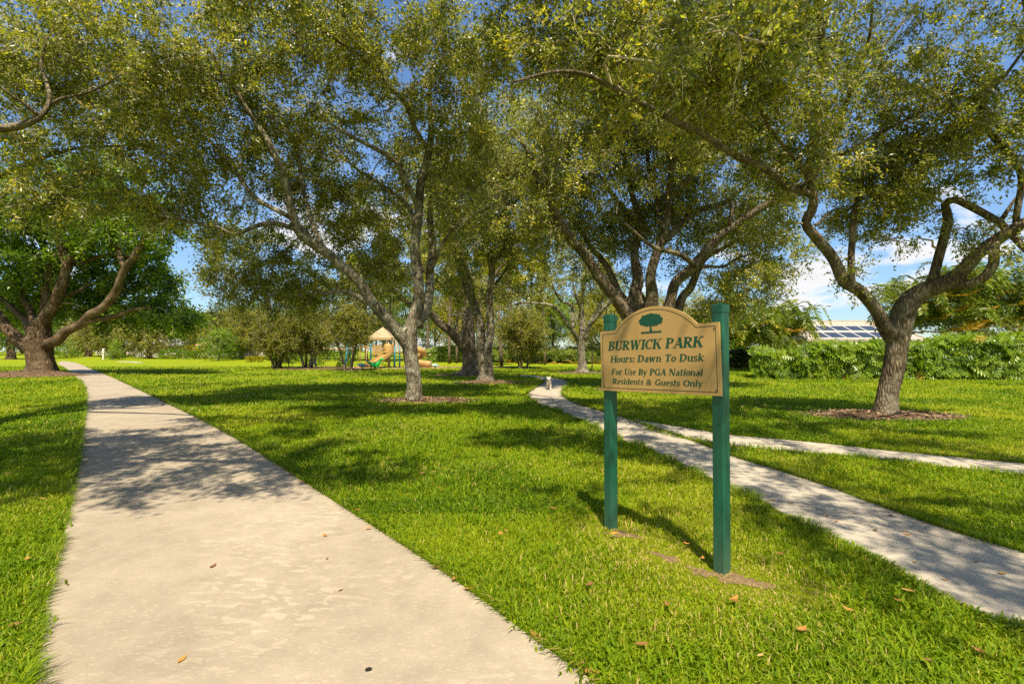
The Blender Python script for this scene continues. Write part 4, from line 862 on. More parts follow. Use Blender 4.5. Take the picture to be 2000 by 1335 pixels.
for bx, by in ((0.035, 0.040), (BW - 0.035, 0.040), (0.035, BH - 0.045), (BW - 0.035, BH - 0.045)):
    q = MB(); q.prism([(bx + 0.007 * math.cos(t), by + 0.007 * math.sin(t)) for t in np.linspace(0, 2 * np.pi, 9)[:-1]], TH - 0.002, TH + 0.004, Mb); q.build('bolt', M_bolt, board)

class Ink:
    """flat strokes laid on the board, each a hair higher than the one before so none share a plane"""
    def __init__(s): s.mb = MB(); s.z = TH + 0.0015
    def quad(s, p):
        s.z += 0.000012
        M = np.array(Mb); v = np.array([(a, b, s.z) for a, b in p]) @ M[:3, :3].T + M[:3, 3]
        s.mb.add(v, [tuple(range(4))])
    def line(s, T, p, q, w0, w1=None):
        w0 = w0 * 1.15; w1 = w0 if w1 is None else w1
        # thickness is horizontal for mostly upright strokes, vertical for level ones
        if abs(q[1] - p[1]) > 0.35 * abs(q[0] - p[0]):
            s.quad([T(p[0] - w0 / 2, p[1]), T(p[0] + w0 / 2, p[1]), T(q[0] + w1 / 2, q[1]), T(q[0] - w1 / 2, q[1])])
        else:
            s.quad([T(p[0], p[1] - w0 / 2), T(q[0], q[1] - w1 / 2), T(q[0], q[1] + w1 / 2), T(p[0], p[1] + w0 / 2)])
    def arc(s, T, cx, cy, rx, ry, a0, a1, thick, thin, n=14):
        a = np.radians(np.linspace(a0, a1, n))
        thick *= 1.12; thin *= 1.15; w = thin + (thick - thin) * np.abs(np.cos(a)) ** 1.3
        for i in range(n - 1):
            f = lambda k, sg: T(cx + (rx + sg * w[k] / 2) * math.cos(a[k]), cy + (ry + sg * (thin + 0.25 * (w[k] - thin)) / 2) * math.sin(a[k]))
            s.quad([f(i, -1), f(i + 1, -1), f(i + 1, 1), f(i, 1)])
B_, N_, S_ = 0.20, 0.075, 0.07    # bold stem, hairline, serif thickness
XH = 0.70
def serif(x, y, w=0.36, up=True): return ('L', x - w / 2, y + (S_ / 2 if up else -S_ / 2), x + w / 2, y + (S_ / 2 if up else -S_ / 2), S_)
GL = {
 'B': (0.74, [('L', .16, 0, .16, 1, B_), serif(.13, 0, .30), serif(.13, 1, .30, False), ('A', .28, .755, .27, .205, -90, 90, B_, N_), ('A', .28, .27, .33, .232, -90, 90, B_, N_), ('L', .1, .963, .3, .963, N_), ('L', .1, .53, .32, .53, N_), ('L', .1, .037, .3, .037, N_)]),
 'U': (0.86, [('L', .18, .3, .18, 1, B_), ('A', .435, .31, .255, .265, 180, 360, B_, N_), ('L', .69, .3, .69, 1, .09), serif(.18, 1, .38, False), serif(.69, 1, .28, False)]),
 'R': (0.82, [('L', .16, 0, .16, 1, B_), serif(.16, 0, .36), serif(.13, 1, .30, False), ('A', .30, .745, .28, .215, -90, 90, B_, N_), ('L', .1, .963, .32, .963, N_), ('L', .1, .50, .34, .50, N_), ('L', .36, .5, .66, 0, B_), serif(.68, 0, .28)]),
 'W': (1.16, [('L', .14, 1, .34, 0, B_), ('L', .34, 0, .56, 1, N_), ('L', .56, 1, .76, 0, B_), ('L', .76, 0, 1.0, 1, N_), serif(.14, 1, .34, False), serif(.56, 1, .3, False), serif(1.0, 1, .28, False)]),
 'I': (0.40, [('L', .2, 0, .2, 1, B_), serif(.2, 0, .38), serif(.2, 1, .38, False)]),
 'C': (0.76, [('A', .42, .5, .31, .455, 48, 312, B_, N_), ('L', .66, .68, .66, 1, .08), ('L', .60, .86, .68, .86, .18)]),
 'K': (0.84, [('L', .16, 0, .16, 1, B_), serif(.16, 0, .36), serif(.16, 1, .36, False), ('L', .22, .42, .66, 1, N_), ('L', .40, .60, .70, 0, B_), serif(.70, 0, .30), serif(.66, 1, .28, False)]),
 'P': (0.74, [('L', .16, 0, .16, 1, B_), serif(.16, 0, .38), serif(.13, 1, .30, False), ('A', .30, .73, .29, .232, -90, 90, B_, N_), ('L', .1, .963, .32, .963, N_), ('L', .1, .47, .32, .47, N_)]),
 'A': (0.84, [('L', .1, 0, .42, 1, N_), ('L', .42, 1, .70, 0, B_), ('L', .2, .32, .6, .32, N_), serif(.1, 0, .28), serif(.72, 0, .34)]),
 'H': (0.92, [('L', .16, 0, .16, 1, B_), ('L', .74, 0, .74, 1, B_), ('L', .16, .5, .74, .5, N_), serif(.16, 0, .36), serif(.16, 1, .36, False), serif(.74, 0, .36), serif(.74, 1, .36, False)]),
 'D': (0.88, [('L', .16, 0, .16, 1, B_), serif(.13, 0, .28), serif(.13, 1, .28, False), ('A', .30, .5, .42, .463, -90, 90, B_, N_), ('L', .1, .963, .32, .963, N_), ('L', .1, .037, .32, .037, N_)]),
 'T': (0.80, [('L', .4, 0, .4, 1, B_), serif(.4, 0, .38), ('L', .06, .963, .74, .963, N_), ('L', .09, .76, .07, .98, .08), ('L', .71, .76, .73, .98, .08)]),
 'F': (0.70, [('L', .16, 0, .16, 1, B_), serif(.16, 0, .38), ('L', .06, .963, .64, .963, N_), ('L', .62, .76, .64, .98, .08), ('L', .2, .5, .46, .5, N_), ('L', .46, .40, .46, .60, .07)]),
 'G': (0.86, [('A', .42, .5, .31, .455, 48, 350, B_, N_), ('L', .68, .0, .68, .44, .17), ('L', .52, .44, .80, .44, S_), ('L', .66, .68, .66, 1, .08)]),
 'N': (0.92, [('L', .14, 0, .14, 1, .085), ('L', .16, 1, .74, 0, B_), ('L', .76, 0, .76, 1, .085), serif(.14, 0, .28), serif(.12, 1, .28, False), serif(.76, 1, .28, False)]),
 'O': (0.86, [('A', .42, .5, .32, .455, 0, 360, B_, N_, 24)]),
 'o': (0.60, [('A', .30, .35, .20, .31, 0, 360, .18, N_, 20)]),
 'u': (0.68, [('L', .15, .2, .15, XH, .17), ('A', .34, .2, .19, .165, 180, 360, .16, N_), ('L', .53, 0, .53, XH, .17), serif(.12, XH, .2, False), serif(.50, XH, .2, False), serif(.57, 0, .18)]),
 'r': (0.54, [('L', .16, 0, .16, XH, .17), serif(.17, 0, .32), serif(.11, XH, .2, False), ('A', .36, .46, .18, .20, 70, 170, .10, N_), ('L', .44, .52, .44, .68, .13)]),
 's': (0.50, [('A', .26, .52, .14, .145, 40, 270, .15, N_), ('A', .24, .19, .15, .155, -140, 90, .15, N_), ('L', .40, .5, .40, .70, .06), ('L', .09, .0, .09, .2, .06)]),
 ':': (0.32, [('L', .15, .02, .15, .19, .17), ('L', .15, .50, .15, .67, .17)]),
 'a': (0.62, [('L', .46, 0, .46, .50, .17), ('A', .30, .50, .16, .165, 0, 150, .16, N_), ('A', .26, .19, .15, .16, 60, 340, .15, N_), ('L', .24, .38, .46, .38, N_), serif(.50, 0, .16)]),
 'w': (0.92, [('L', .12, XH, .27, 0, .17), ('L', .27, 0, .44, XH, N_), ('L', .44, XH, .60, 0, .17), ('L', .60, 0, .78, XH, N_), serif(.12, XH, .26, False), serif(.44, XH, .22, False), serif(.78, XH, .2, False)]),
 'n': (0.68, [('L', .15, 0, .15, XH, .17), serif(.15, 0, .28), serif(.10, XH, .2, False), ('A', .34, .48, .19, .18, 0, 170, .16, N_), ('L', .53, 0, .53, .5, .17), serif(.53, 0, .28)]),
 'k': (0.68, [('L', .15, 0, .15, 1, .17), serif(.15, 0, .28), serif(.10, 1, .2, False), ('L', .18, .30, .50, XH, N_), ('L', .30, .42, .54, 0, .17), serif(.55, 0, .24), serif(.50, XH, .22, False)]),
 'e': (0.58, [('A', .30, .35, .19, .31, 20, 318, .17, N_), ('L', .14, .40, .47, .40, N_), ('L', .46, .38, .47, .48, .12)]),
 'y': (0.64, [('L', .12, XH, .32, 0, .17), ('L', .54, XH, .24, -.26, N_), ('L', .10, -.24, .25, -.24, .10), serif(.12, XH, .28, False), serif(.54, XH, .22, False)]),
 't': (0.44, [('L', .18, .12, .18, .92, .17), ('L', .04, .66, .36, .66, S_), ('A', .28, .15, .11, .115, 180, 310, .12, N_)]),
 'i': (0.34, [('L', .16, 0, .16, XH, .17), serif(.16, 0, .30), serif(.11, XH, .2, False), ('L', .17, .82, .17, 1.0, .18)]),
 'l': (0.34, [('L', .16, 0, .16, 1, .17), serif(.16, 0, .30), serif(.11, 1, .2, False)]),
 'd': (0.66, [('L', .50, 0, .50, 1, .17), ('A', .30, .35, .18, .31, 40, 320, .17, N_), serif(.45, 1, .2, False), serif(.55, 0, .18)]),
 '&': (0.92, [('A', .34, .76, .16, .20, 0, 360, .13, N_, 20), ('L', .24, .66, .72, 0, .18), ('A', .34, .25, .24, .225, 100, 300, .17, N_), ('A', .40, .30, .30, .27, 280, 370, .08, N_), serif(.70, .50, .24), ]),
 ' ': (0.40, []),
}
def write(name, text, x0, x1, y0, h, slant=0.20):
    ink = Ink(); w = sum(GL[c][0] for c in text); sx = (x1 - x0 - slant * h) / w; x = 0.0
    for gi, c in enumerate(text):
        adv, st = GL[c]
        T = (lambda ox: (lambda a, b: (x0 + (ox + a) * sx + slant * h * b, y0 + b * h)))(x)
        ink.z = TH + 0.0012 + 0.0005 * (gi % 2)
        for s_ in st:
            if s_[0] == 'L': ink.line(T, s_[1:3], s_[3:5], s_[5])
            else: ink.arc(T, *s_[1:])
        x += adv
    ink.mb.build(name, M_green, board)
U = lambda t: t * BW
V_ = lambda v: v * BH
write('lettering', 'BURWICK PARK', U(.080), U(.900), V_(.672), V_(.150))
write('lettering', 'Hours: Dawn To Dusk', U(.100), U(.900), V_(.474), V_(.108))
write('lettering', 'For Use By PGA National', U(.108), U(.888), V_(.270), V_(.096))
write('lettering', 'Residents & Guests Only', U(.115), U(.885), V_(.118), V_(.090))
# tree emblem
em = MB(); r_ = np.random.default_rng(5)
t_ = np.linspace(0, 2 * np.pi, 72)[:-1]
ecx, ecy = U(.487), V_(1.098)
rr_ = 1 + 0.045 * np.sin(9 * t_) + 0.03 * np.sin(17 * t_ + 1) + 0.02 * r_.normal(size=len(t_))
crown = [(ecx + 0.118 * a * math.copysign(abs(math.cos(t)) ** .85, math.cos(t)), ecy + (0.062 if math.sin(t) > 0 else 0.040) * a * math.sin(t)) for t, a in zip(t_, rr_)]
em.prism(crown, TH + 0.0005, TH + 0.0016, Mb)
em.prism([(ecx - .018, ecy - .085), (ecx + .018, ecy - .085), (ecx + .009, ecy - .068), (ecx + .008, ecy - .035), (ecx - .008, ecy - .035), (ecx - .009, ecy - .068)], TH + 0.0005, TH + 0.0019, Mb)
em.prism([(ecx - .100, ecy - .096), (ecx + .104, ecy - .096), (ecx + .104, ecy - .083), (ecx - .100, ecy - .083)], TH + 0.0005, TH + 0.0022, Mb)
em.build('tree_emblem', M_green, board)
# ------------------------------------------------------------------ far trees, shrubs, palms (prototypes copied about)
def auto_tree(name, label, cat, px, d, h, cr, mleaf, mbark, leaf, nclu, seed, group=None, trunk_h=0.3, stems=1, tr=0.18, spread=0.6, squash=0.75, nleaf=22, sub=4, low=0.35, lean=0.0):
    r = np.random.default_rng(seed); g = G(px, d); x, y, z = g
    limbs = []
    for s in range(stems):
        a = s / stems * 6.28 + r.random(); o = 0.0 if stems == 1 else 0.35 * cr * 0.3
        bx, by = x + o * math.cos(a), y + o * math.sin(a)
        th = h * trunk_h * (0.8 + 0.4 * r.random()); out = 0.0 if stems == 1 else spread * 0.35 * cr
        limbs.append(('w', [(bx, by, z - .1, tr * 1.15), (bx + out * .15 * math.cos(a), by + out * .15 * math.sin(a), z + th * .4, tr * .9), (bx + out * .5 * math.cos(a) + lean * .3, by + out * .5 * math.sin(a), z + th, tr * .75),
                            (bx + out * math.cos(a) + lean * .6, by + out * math.sin(a), z + h * .62, tr * .5), (bx + out * 1.2 * math.cos(a) + lean, by + out * 1.2 * math.sin(a), z + h * .88, tr * .2)]))
        for k in range(4 if stems == 1 else 2):
            b = r.random() * 6.28 + k * 1.57; tx, ty = bx + out * .5 * math.cos(a), by + out * .5 * math.sin(a)
            L = cr * (0.6 + 0.3 * r.random())
            limbs.append(('w', [(tx, ty, z + th * .95, tr * .5), (tx + L * .35 * math.cos(b), ty + L * .35 * math.sin(b), z + th + (h - th) * .22, tr * .4), (tx + L * .75 * math.cos(b), ty + L * .75 * math.sin(b), z + th + (h - th) * .45, tr * .25), (tx + L * math.cos(b), ty + L * math.sin(b), z + th + (h - th) * .6, tr * .1)]))
    blobs = []; nb = 9
    for k in range(nb):
        a = k / nb * 6.28 * 2.4 + r.random() * .6; q = cr * (0.28 + 0.36 * r.random()); zz = z + h * (low + (0.86 - low) * (k + .5) / nb)
        f = math.sin(math.pi * min(1, 0.25 + 0.7 * (k + .5) / nb))
        blobs.append(('w', x + lean * (k / nb) + q * f * math.cos(a), y + q * f * math.sin(a), zz, cr * .48, cr * .48, cr * .34 * squash / .75, nclu / nb))
    return tree(name, label, cat, limbs, blobs, leaf, nleaf, leaf * 6, mleaf, mbark, group, seed, sub, 8, 0.05, (x, y, z), 0.55, leaf * 0.035)
M_yel = mat_leaf('yellow_green_leaf', [(0.0, (0.18, 0.19, 0.01)), (0.5, (0.34, 0.33, 0.014)), (1.0, (0.50, 0.44, 0.03))], 0.45, 0.5, 0.3, 0.3)
M_brt = mat_leaf('fresh_green_leaf', [(0.0, (0.075, 0.15, 0.008)), (0.5, (0.17, 0.28, 0.012)), (1.0, (0.30, 0.39, 0.02))], 0.45, 0.45, 0.4, 0.3)
M_olive = mat_leaf('olive_leaf', [(0.0, (0.12, 0.135, 0.022)), (0.5, (0.24, 0.25, 0.042)), (1.0, (0.38, 0.36, 0.07))], 0.4, 0.5, 0.35, 0.3)
M_pine = mat_leaf('pine_needle', [(0.0, (0.12, 0.15, 0.006)), (0.5, (0.28, 0.30, 0.010)), (1.0, (0.46, 0.40, 0.02))], 0.4, 0.5, 0.3, 0.25)
M_palm = mat_leaf('palm_frond', [(0.0, (0.05, 0.09, 0.010)), (0.45, (0.17, 0.225, 0.018)), (0.8, (0.36, 0.37, 0.03)), (0.92, (0.42, 0.30, 0.03)), (1.0, (0.55, 0.30, 0.05))], 0.35, 0.4, 0.5)
M_pstem = mat_plain('palm_stem', (0.30, 0.27, 0.17), 0.7, 0.3, 0.3, 7)
M_pinebark = mat_bark('pine_bark', (0.14, 0.095, 0.06), (0.33, 0.24, 0.17), (0.4, 0.33, 0.26), 0.3, 1.2)

# small many stemmed trees round the benches and playground
ST = dict(mleaf=M_shrubtree, mbark=M_bark2)
auto_tree('shrub_tree', 'bushy small tree with a cluster of crooked trunks, the leftmost by the benches', 'tree', 540, 44, 5.2, 2.6, leaf=0.15, nclu=220, seed=21, stems=4, tr=0.11, trunk_h=0.35, spread=1.3, **ST)
auto_tree('shrub_tree', 'bushy small tree with crooked trunks above the two benches', 'tree', 600, 43, 5.6, 2.7, leaf=0.15, nclu=230, seed=22, stems=5, tr=0.11, trunk_h=0.35, spread=1.5, **ST)
auto_tree('shrub_tree', 'dark small tree with a leaning forked trunk, next to the blue spring rider', 'tree', 680, 39, 5.3, 1.9, leaf=0.14, nclu=160, seed=23, stems=2, tr=0.12, trunk_h=0.4, spread=1.6, low=.5, **ST)
auto_tree('shrub_tree', 'round bushy tree with many thin trunks, between the twin oak and the small open oak', 'tree', 1022, 44, 5.6, 2.8, leaf=0.15, nclu=270, seed=24, stems=6, tr=0.09, trunk_h=0.3, spread=1.3, **ST)

# far lawn edge on the left
OK = dict(mleaf=M_olive, mbark=M_bark3)
auto_tree('oak_tree', 'far spreading oak standing over the white gazebo', 'tree', 290, 76, 7.2, 5.2, leaf=0.26, nclu=150, seed=31, tr=0.42, trunk_h=0.28, low=.32, **OK)
auto_tree('oak_tree', 'far oak with a pale orange trunk near the gray roofed house', 'tree', 240, 84, 8.0, 5.0, leaf=0.26, nclu=140, seed=32, tr=0.42, trunk_h=0.3, **OK)
auto_tree('oak_tree', 'far oak with a short dark trunk between two yellow trees', 'tree', 173, 88, 8.5, 5.0, leaf=0.27, nclu=140, seed=33, tr=0.5, trunk_h=0.3, **OK)
auto_tree('oak_tree', 'far oak with a stout trunk half hidden by the massive shade tree', 'tree', 21, 72, 10, 6.0, leaf=0.26, nclu=150, seed=34, tr=0.5, trunk_h=0.3, mleaf=M_ficus, mbark=M_bark3)
yp = auto_tree('yellow_tree', 'little rounded yellow tree left of the far dark oak trunk', 'tree', 153, 92, 3.6, 1.9, leaf=0.24, nclu=60, seed=35, tr=0.08, trunk_h=0.3, mleaf=M_yel, mbark=M_bark, group='little yellow trees at the far lawn edge')
y2 = copy_tree(yp); y2.location = G(203, 95); y2.scale = (1.05,) * 3; y2.rotation_euler.z = 2; y2['label'] = 'little yellow tree right of the far dark oak trunk'
auto_tree('sapling', 'bright green sapling with a thin white trunk by a white post', 'tree', 221, 70, 2.3, 0.75, leaf=0.2, nclu=26, seed=36, tr=0.05, trunk_h=0.35, mleaf=M_brt, mbark=M_twig)
auto_tree('lawn_tree', 'small bright green tree with a slim pale trunk in front of the hedge', 'tree', 427, 66, 4.2, 2.2, leaf=0.2, nclu=70, seed=37, tr=0.08, trunk_h=0.38, mleaf=M_brt, mbark=M_bark)
g1 = auto_tree('lawn_tree', 'olive green tree left of the pink roofed house', 'tree', 447, 74, 8.2, 3.6, leaf=0.24, nclu=130, seed=38, tr=0.2, trunk_h=0.25, mleaf=M_shrubtree, mbark=M_bark2, group='olive green trees by the pink roofed house')
for px, d, s, lb in ((458, 78, 1.0, 'olive green tree with a dark trunk just in front of the pink roofed house'), (491, 72, 0.95, 'olive green tree right of the pink roofed house, behind the yellow flower bed'), (385, 95, 1.0, 'olive tree rising behind the dark far hedge')):
    c = copy_tree(g1); c.location = G(px, d); c.scale = (s,) * 3; c.rotation_euler.z = px; c['label'] = lb
auto_tree('oak_tree', 'green oak filling the gap above the far hedge', 'tree', 340, 105, 9.5, 6.0, leaf=0.3, nclu=140, seed=39, tr=0.4, trunk_h=0.28, mleaf=M_olive, mbark=M_bark2)
auto_tree('shade_tree', 'dark leafy tree in the distance at the left picture edge', 'tree', -20, 100, 12, 7.5, leaf=0.32, nclu=150, seed=40, tr=0.5, trunk_h=0.25, mleaf=M_ficus, mbark=M_bark2)
auto_tree('shade_tree', 'dark leafy tree in the distance behind the massive trunk', 'tree', 95, 108, 10, 6.5, leaf=0.32, nclu=150, seed=41, tr=0.5, trunk_h=0.25, mleaf=M_ficus, mbark=M_bark2)
# the wood beyond the playground
wd = [(560, 78, 14, 5.6, 'dark leafy tree beyond the benches', M_shrubtree), (640, 72, 14, 5.4, 'dark leafy tree beyond the swing beam', M_shrubtree), (715, 66, 13, 5.2, 'dark leafy tree beyond the wavy play rails', M_shrubtree), (800, 70, 12, 5.2, 'leafy tree beyond the play tower', M_brt), (895, 66, 11.5, 4.8, 'leafy yellow green tree beyond the thick dark oak', M_yel),
      (750, 84, 14, 5.8, 'tall dark leafy tree far behind the slim pines at the play tower', M_ficus), (850, 82, 13, 5.6, 'tall leafy tree far behind the tall hedge at the slide exit', M_shrubtree), (940, 86, 15, 6.0, 'tall yellow green tree far behind the twin stemmed oak', M_yel), (1040, 84, 13, 5.6, 'tall dark leafy tree far behind the round bushy tree', M_ficus), (1130, 80, 12, 5.4, 'tall leafy tree far behind the small open oak', M_shrubtree), (1230, 76, 11, 5.2, 'leafy tree far behind the sign board', M_brt), (1365, 70, 9.5, 5.0, 'leafy tree low behind the fanned oak at the sign arch', M_yel), (490, 92, 11, 5.4, 'leafy tree far behind the yellow flower bed', M_ficus), (600, 92, 14, 5.8, 'tall dark tree far behind the benches', M_ficus), (420, 108, 11, 6.0, 'distant dark tree over the white walled house', M_ficus),
      (985, 72, 13, 5.4, 'leafy yellow green tree beyond the round bushy tree', M_yel), (1080, 68, 10, 4.6, 'leafy tree beyond the small open oak', M_brt), (1175, 64, 9.0, 4.4, 'leafy tree right of the small open oak', M_yel), (1300, 62, 9, 5.0, 'leafy tree beyond the broad fanned oak', M_olive), (1440, 60, 6.5, 3.6, 'leafy tree beyond the right edge of the sign', M_brt), (1900, 62, 9.5, 5.0, 'tall leafy tree behind the palms on the right', M_brt), (1995, 52, 8.8, 4.4, 'tall leafy tree at the right picture edge', M_olive)]
for i, (px, d, h, cr, lb, ml) in enumerate(wd):
    auto_tree('background_tree', lb, 'tree', px, d, h, cr, ml, M_bark2, 0.23, 150, 50 + i, tr=0.22, trunk_h=0.25, low=0.22, group='trees beyond the playground lawn')

# slash pines: slim bare trunks with tufted crowns
def pine(px, d, h, seed, label):
    r = np.random.default_rng(seed); root = empty('pine_tree', tuple(G(px, d)), label, 'tree', 'slim pines beyond the playground', r.random() * 6)
    t = MB(); n = 10; zz = np.linspace(-.1, h, n); t.tube(np.c_[0.12 * np.sin(zz * .4 + seed), 0.12 * np.cos(zz * .33), zz], np.linspace(.17, .05, n), 9, lump=.05)
    b = MB(); c = MB(); P0 = []; P1 = []; NB = 64
    for k in range(NB):
        f = 0.45 + 0.55 * r.random() ** 0.8; z = h * f; a = r.random() * 6.28; L = (0.5 + 2.1 * (1 - (f - .45) / .6)) * (0.6 + .5 * r.random())
        P0.append((0, 0, z)); P1.append((L * math.cos(a), L * math.sin(a), z + L * (0.25 + .3 * r.random())))
    P0 = np.array(P0); P1 = np.array(P1); s = np.linspace(0, 1, 4)[None, :, None]
    pts = P0[:, None] + (P1 - P0)[:, None] * s; pts[:, 1:3, 2] -= 0.1
    b.tubes(pts, np.linspace(.045, .015, 4)[None] * np.ones((NB, 1)), 4)
    tu = np.repeat(np.arange(NB), 9); f = 0.45 + .6 * r.random(len(tu)); ce = P0[tu] + (P1 - P0)[tu] * f[:, None] + r.normal(0, .22, (len(tu), 3))
    e = np.repeat(np.arange(len(ce)), 16); dn = unit(r.normal(size=(len(e), 3)) + np.array((0, 0, .5)))
    add_leaves(c, ce[e], dn, 0.34 * (.7 + .6 * r.random(len(e))), np.full(len(e), .075), np.clip(.5 + .22 * r.normal(size=len(e)) + .15 * r.normal(size=len(ce))[e], 0, 1), r=r)
    t.build('trunk', M_pinebark, root, True); b.build('branches', M_pinebark, root, True); c.build('crown', M_pine, root)
    return root
p1 = pine(878, 56, 15, 61, 'slim pine just right of the tan spiral slide')
p2 = pine(977, 48, 14.5, 62, 'slim pine with a pinkish trunk beside the twin stemmed oak')
for src, px, d, s, rz, lb in ((p1, 893, 57, .9, 2., 'second slim pine right of the tan spiral slide'), (p2, 1036, 54, 1.15, 1., 'tall slim pine behind the round bushy tree'), (p1, 1062, 52, .7, 4., 'short pale trunked pine on the lawn in front of the low palms'), (p2, 1185, 55, .8, 5., 'slim pine left of the sign, partly behind its green post'), (p1, 760, 60, 1.0, .5, 'slim pine directly behind the play tower roof'), (p2, 690, 63, .95, 3., 'slim pine behind the blue swing post'), (p1, 835, 62, 1.05, 5.5, 'slim pine behind the pale center oak'), (p2, 1000, 63, 1.1, 3.9, 'slim yellow green pine left of the tall slim pine'), (p1, 1420, 50, .62, 2.2, 'slim pine right behind the sign post'), (p2, 940, 60, .95, 4.4, 'slim pine seen between the oak trunks')):
    c = copy_tree(src); c.location = G(px, d); c.scale = (s,) * 3; c.rotation_euler.z = rz; c['label'] = lb

# palms: clumps of stems with arching fronds
def frond(mb, base, az, L, rise, tint, r, nl=17):
    s = np.linspace(0, 1, 9); out = np.array((math.cos(az), math.sin(az), 0))
    ridge = base + out * (L * s * (1 - .15 * s))[:, None] + np.array((0, 0, 1.)) * (L * (rise * s - (rise * .95) * s ** 2.6))[:, None]
    mb.tube(ridge, np.linspace(.018, .005, 9), 3, False, tint)
    i = np.repeat(np.linspace(1, 8, nl), 2); k = np.clip(i.astype(int), 0, 7); f = (i - k)[:, None]
    p = ridge[k] * (1 - f) + ridge[k + 1] * f; t = unit(ridge[k + 1] - ridge[k])
    side = unit(np.cross(t, np.array((0, 0, 1.)))) * np.where(np.arange(len(i)) % 2, 1, -1)[:, None]
    dn = unit(side + t * .9 + np.array((0, 0, -.10)) + r.normal(0, .12, (len(i), 3)))
    add_leaves(mb, p, dn, L * .27 * (1 - .45 * (i - 1) / 7), np.full(len(i), .075 * L / 1.8), np.clip(tint + .05 * r.normal(size=len(i)), 0, 1), r=r, up=1.)
def palm(name, label, px, d, nst, h, L, seed, group, spread=.9, nfr=7, yel=.08):
    r = np.random.default_rng(seed); root = empty(name, tuple(G(px, d)), label, 'palm', group); fr = MB()
    for s in range(nst):
        a = r.random() * 6.28; q = spread * math.sqrt(r.random()); b = np.array((q * math.cos(a), q * math.sin(a), 0)); hh = h * (.55 + .5 * r.random()); ln = .28 * q
        if hh > .5:
            z = np.linspace(-.05, hh, 6); pts = np.c_[b[0] + ln * math.cos(a) * (z / hh) ** 1.5, b[1] + ln * math.sin(a) * (z / hh) ** 1.5, z]; st = MB().tube(pts, np.linspace(.06, .04, 6), 7); st.build('stem', M_pstem, root, True); top = pts[-1]
        else: top = b + np.array((0, 0, hh))
        for k in range(nfr):
            dead = r.random() < yel
            frond(fr, top, r.random() * 6.28, L * (.75 + .4 * r.random()), (-.3 if dead else .5 + 1.1 * r.random()), .97 if dead else float(np.clip(.42 + .2 * r.normal(), 0, .85)), r)
    fr.build('fronds', M_palm, root)
    return root
pa = palm('palm_clump', 'tall clustered palm with arching fronds over the big leaved hedge, behind the crooked oak', 1815, 33, 13, 5.8, 2.6, 71, 'clustered palms behind the hedge', 1.2, nfr=8)
pb = palm('palm_clump', 'clustered palm with orange dead fronds, second to the right of the crooked oak', 1880, 34, 12, 5.5, 2.5, 72, 'clustered palms behind the hedge', 1.3, nfr=8, yel=.14)
for src, px, d, s, rz, lb in ((pa, 1945, 36, 1.0, 2.2, 'clustered palm near the right edge of the picture'), (pb, 1770, 36, .95, 3.3, 'clustered palm just above the fork of the crooked oak'), (pb, 2010, 34, 1.1, 5., 'tallest clustered palm cut by the right picture edge')):
    c = copy_tree(src); c.location = G(px, d); c.scale = (s,) * 3; c.rotation_euler.z = rz; c['label'] = lb
qa = palm('palm_clump', 'bushy palm thicket left of the white tiled house', 1515, 39, 15, 4.2, 2.5, 73, 'bushy palms between sign and house', 1.6, nfr=8)
qb = palm('palm_clump', 'bushy dark palm thicket right of the sign', 1450, 38, 14, 3.7, 2.4, 74, 'bushy palms between sign and house', 1.3, yel=.03)
c = copy_tree(qa); c.location = G(1490, 41); c.rotation_euler.z = 2.; c.scale = (1.15,) * 3; c['label'] = 'tallest bushy palm in the thicket beside the house'
c = copy_tree(qb); c.location = G(1535, 36); c.rotation_euler.z = 4.; c.scale = (.6,) * 3; c['label'] = 'low bushy palm at the left end of the big leaved hedge'
c = copy_tree(qb); c.location = G(1412, 42); c.rotation_euler.z = 1.; c['label'] = 'bushy palm showing at the edge of the green sign post'
ra = palm('fan_palm', 'low palm in the hedge row, right behind the short pale pine', 1075, 58, 8, .35, 2.1, 75, 'low palms along the back of the lawn', 1.3, yel=.12)
for px, d, s, rz in ((1100, 57, 1., 1.), (1125, 58, 1.1, 2.), (1150, 57, 1., 3.), (1170, 59, 1.1, 4.), (1050, 60, 1., 5.), (1025, 60, 1., 6.), (995, 61, 1.05, 2.5), (970, 60, 1., .4), (1200, 58, 1.2, 3.6), (1225, 57, 1.1, 1.4), (1250, 58, 1.1, 4.9), (1400, 52, 1.2, .9), (1425, 50, 1.1, 2.6)):
    c = copy_tree(ra); c.location = G(px, d); c.scale = (s,) * 3; c.rotation_euler.z = rz
for o in COL.objects:
    if o.name.startswith('fan_palm') and o.parent is None: o['label'] = 'low yellow green palm in the row along the back of the lawn'

# ------------------------------------------------------------------ hedges and beds
def lobed_leaves(mb, c, nrm, up, size, tint, r, lobes=6):
    """big split leaves: a ribbed blade cut into long fingers"""
    n = len(c); up = unit(up - nrm * (up * nrm).sum(1, keepdims=True)); sd = np.cross(up, nrm)
    L = size[:, None]
    q = np.linspace(0.1, 0.95, lobes)
    for k in range(lobes):
        ln = 0.44 * math.sin(math.pi * (0.18 + 0.72 * q[k])) ** 0.8
        for sg in (-1, 1):
            b = c + up * (q[k] - .4) * L; dn = unit(sd * sg * 1.0 + up * (-0.15 + 0.75 * q[k]) - nrm * .35)
            w = up * (0.078 * L); m = b + dn * (ln * .55) * L; t = b + dn * ln * L - np.array((0, 0, .08)) * L
            V = np.stack([b - w * .7, m - w * 1.15, t, m + w * 1.15], 1)
            mb.add(V.reshape(-1, 3), np.arange(4 * n).reshape(n, 4), tint=tint)
M_under = mat_leaf('shade_plant_leaf', [(0.0, (0.015, 0.030, 0.006)), (0.5, (0.05, 0.08, 0.012)), (1.0, (0.14, 0.17, 0.02))], 0.3, 0.5, 0.3)
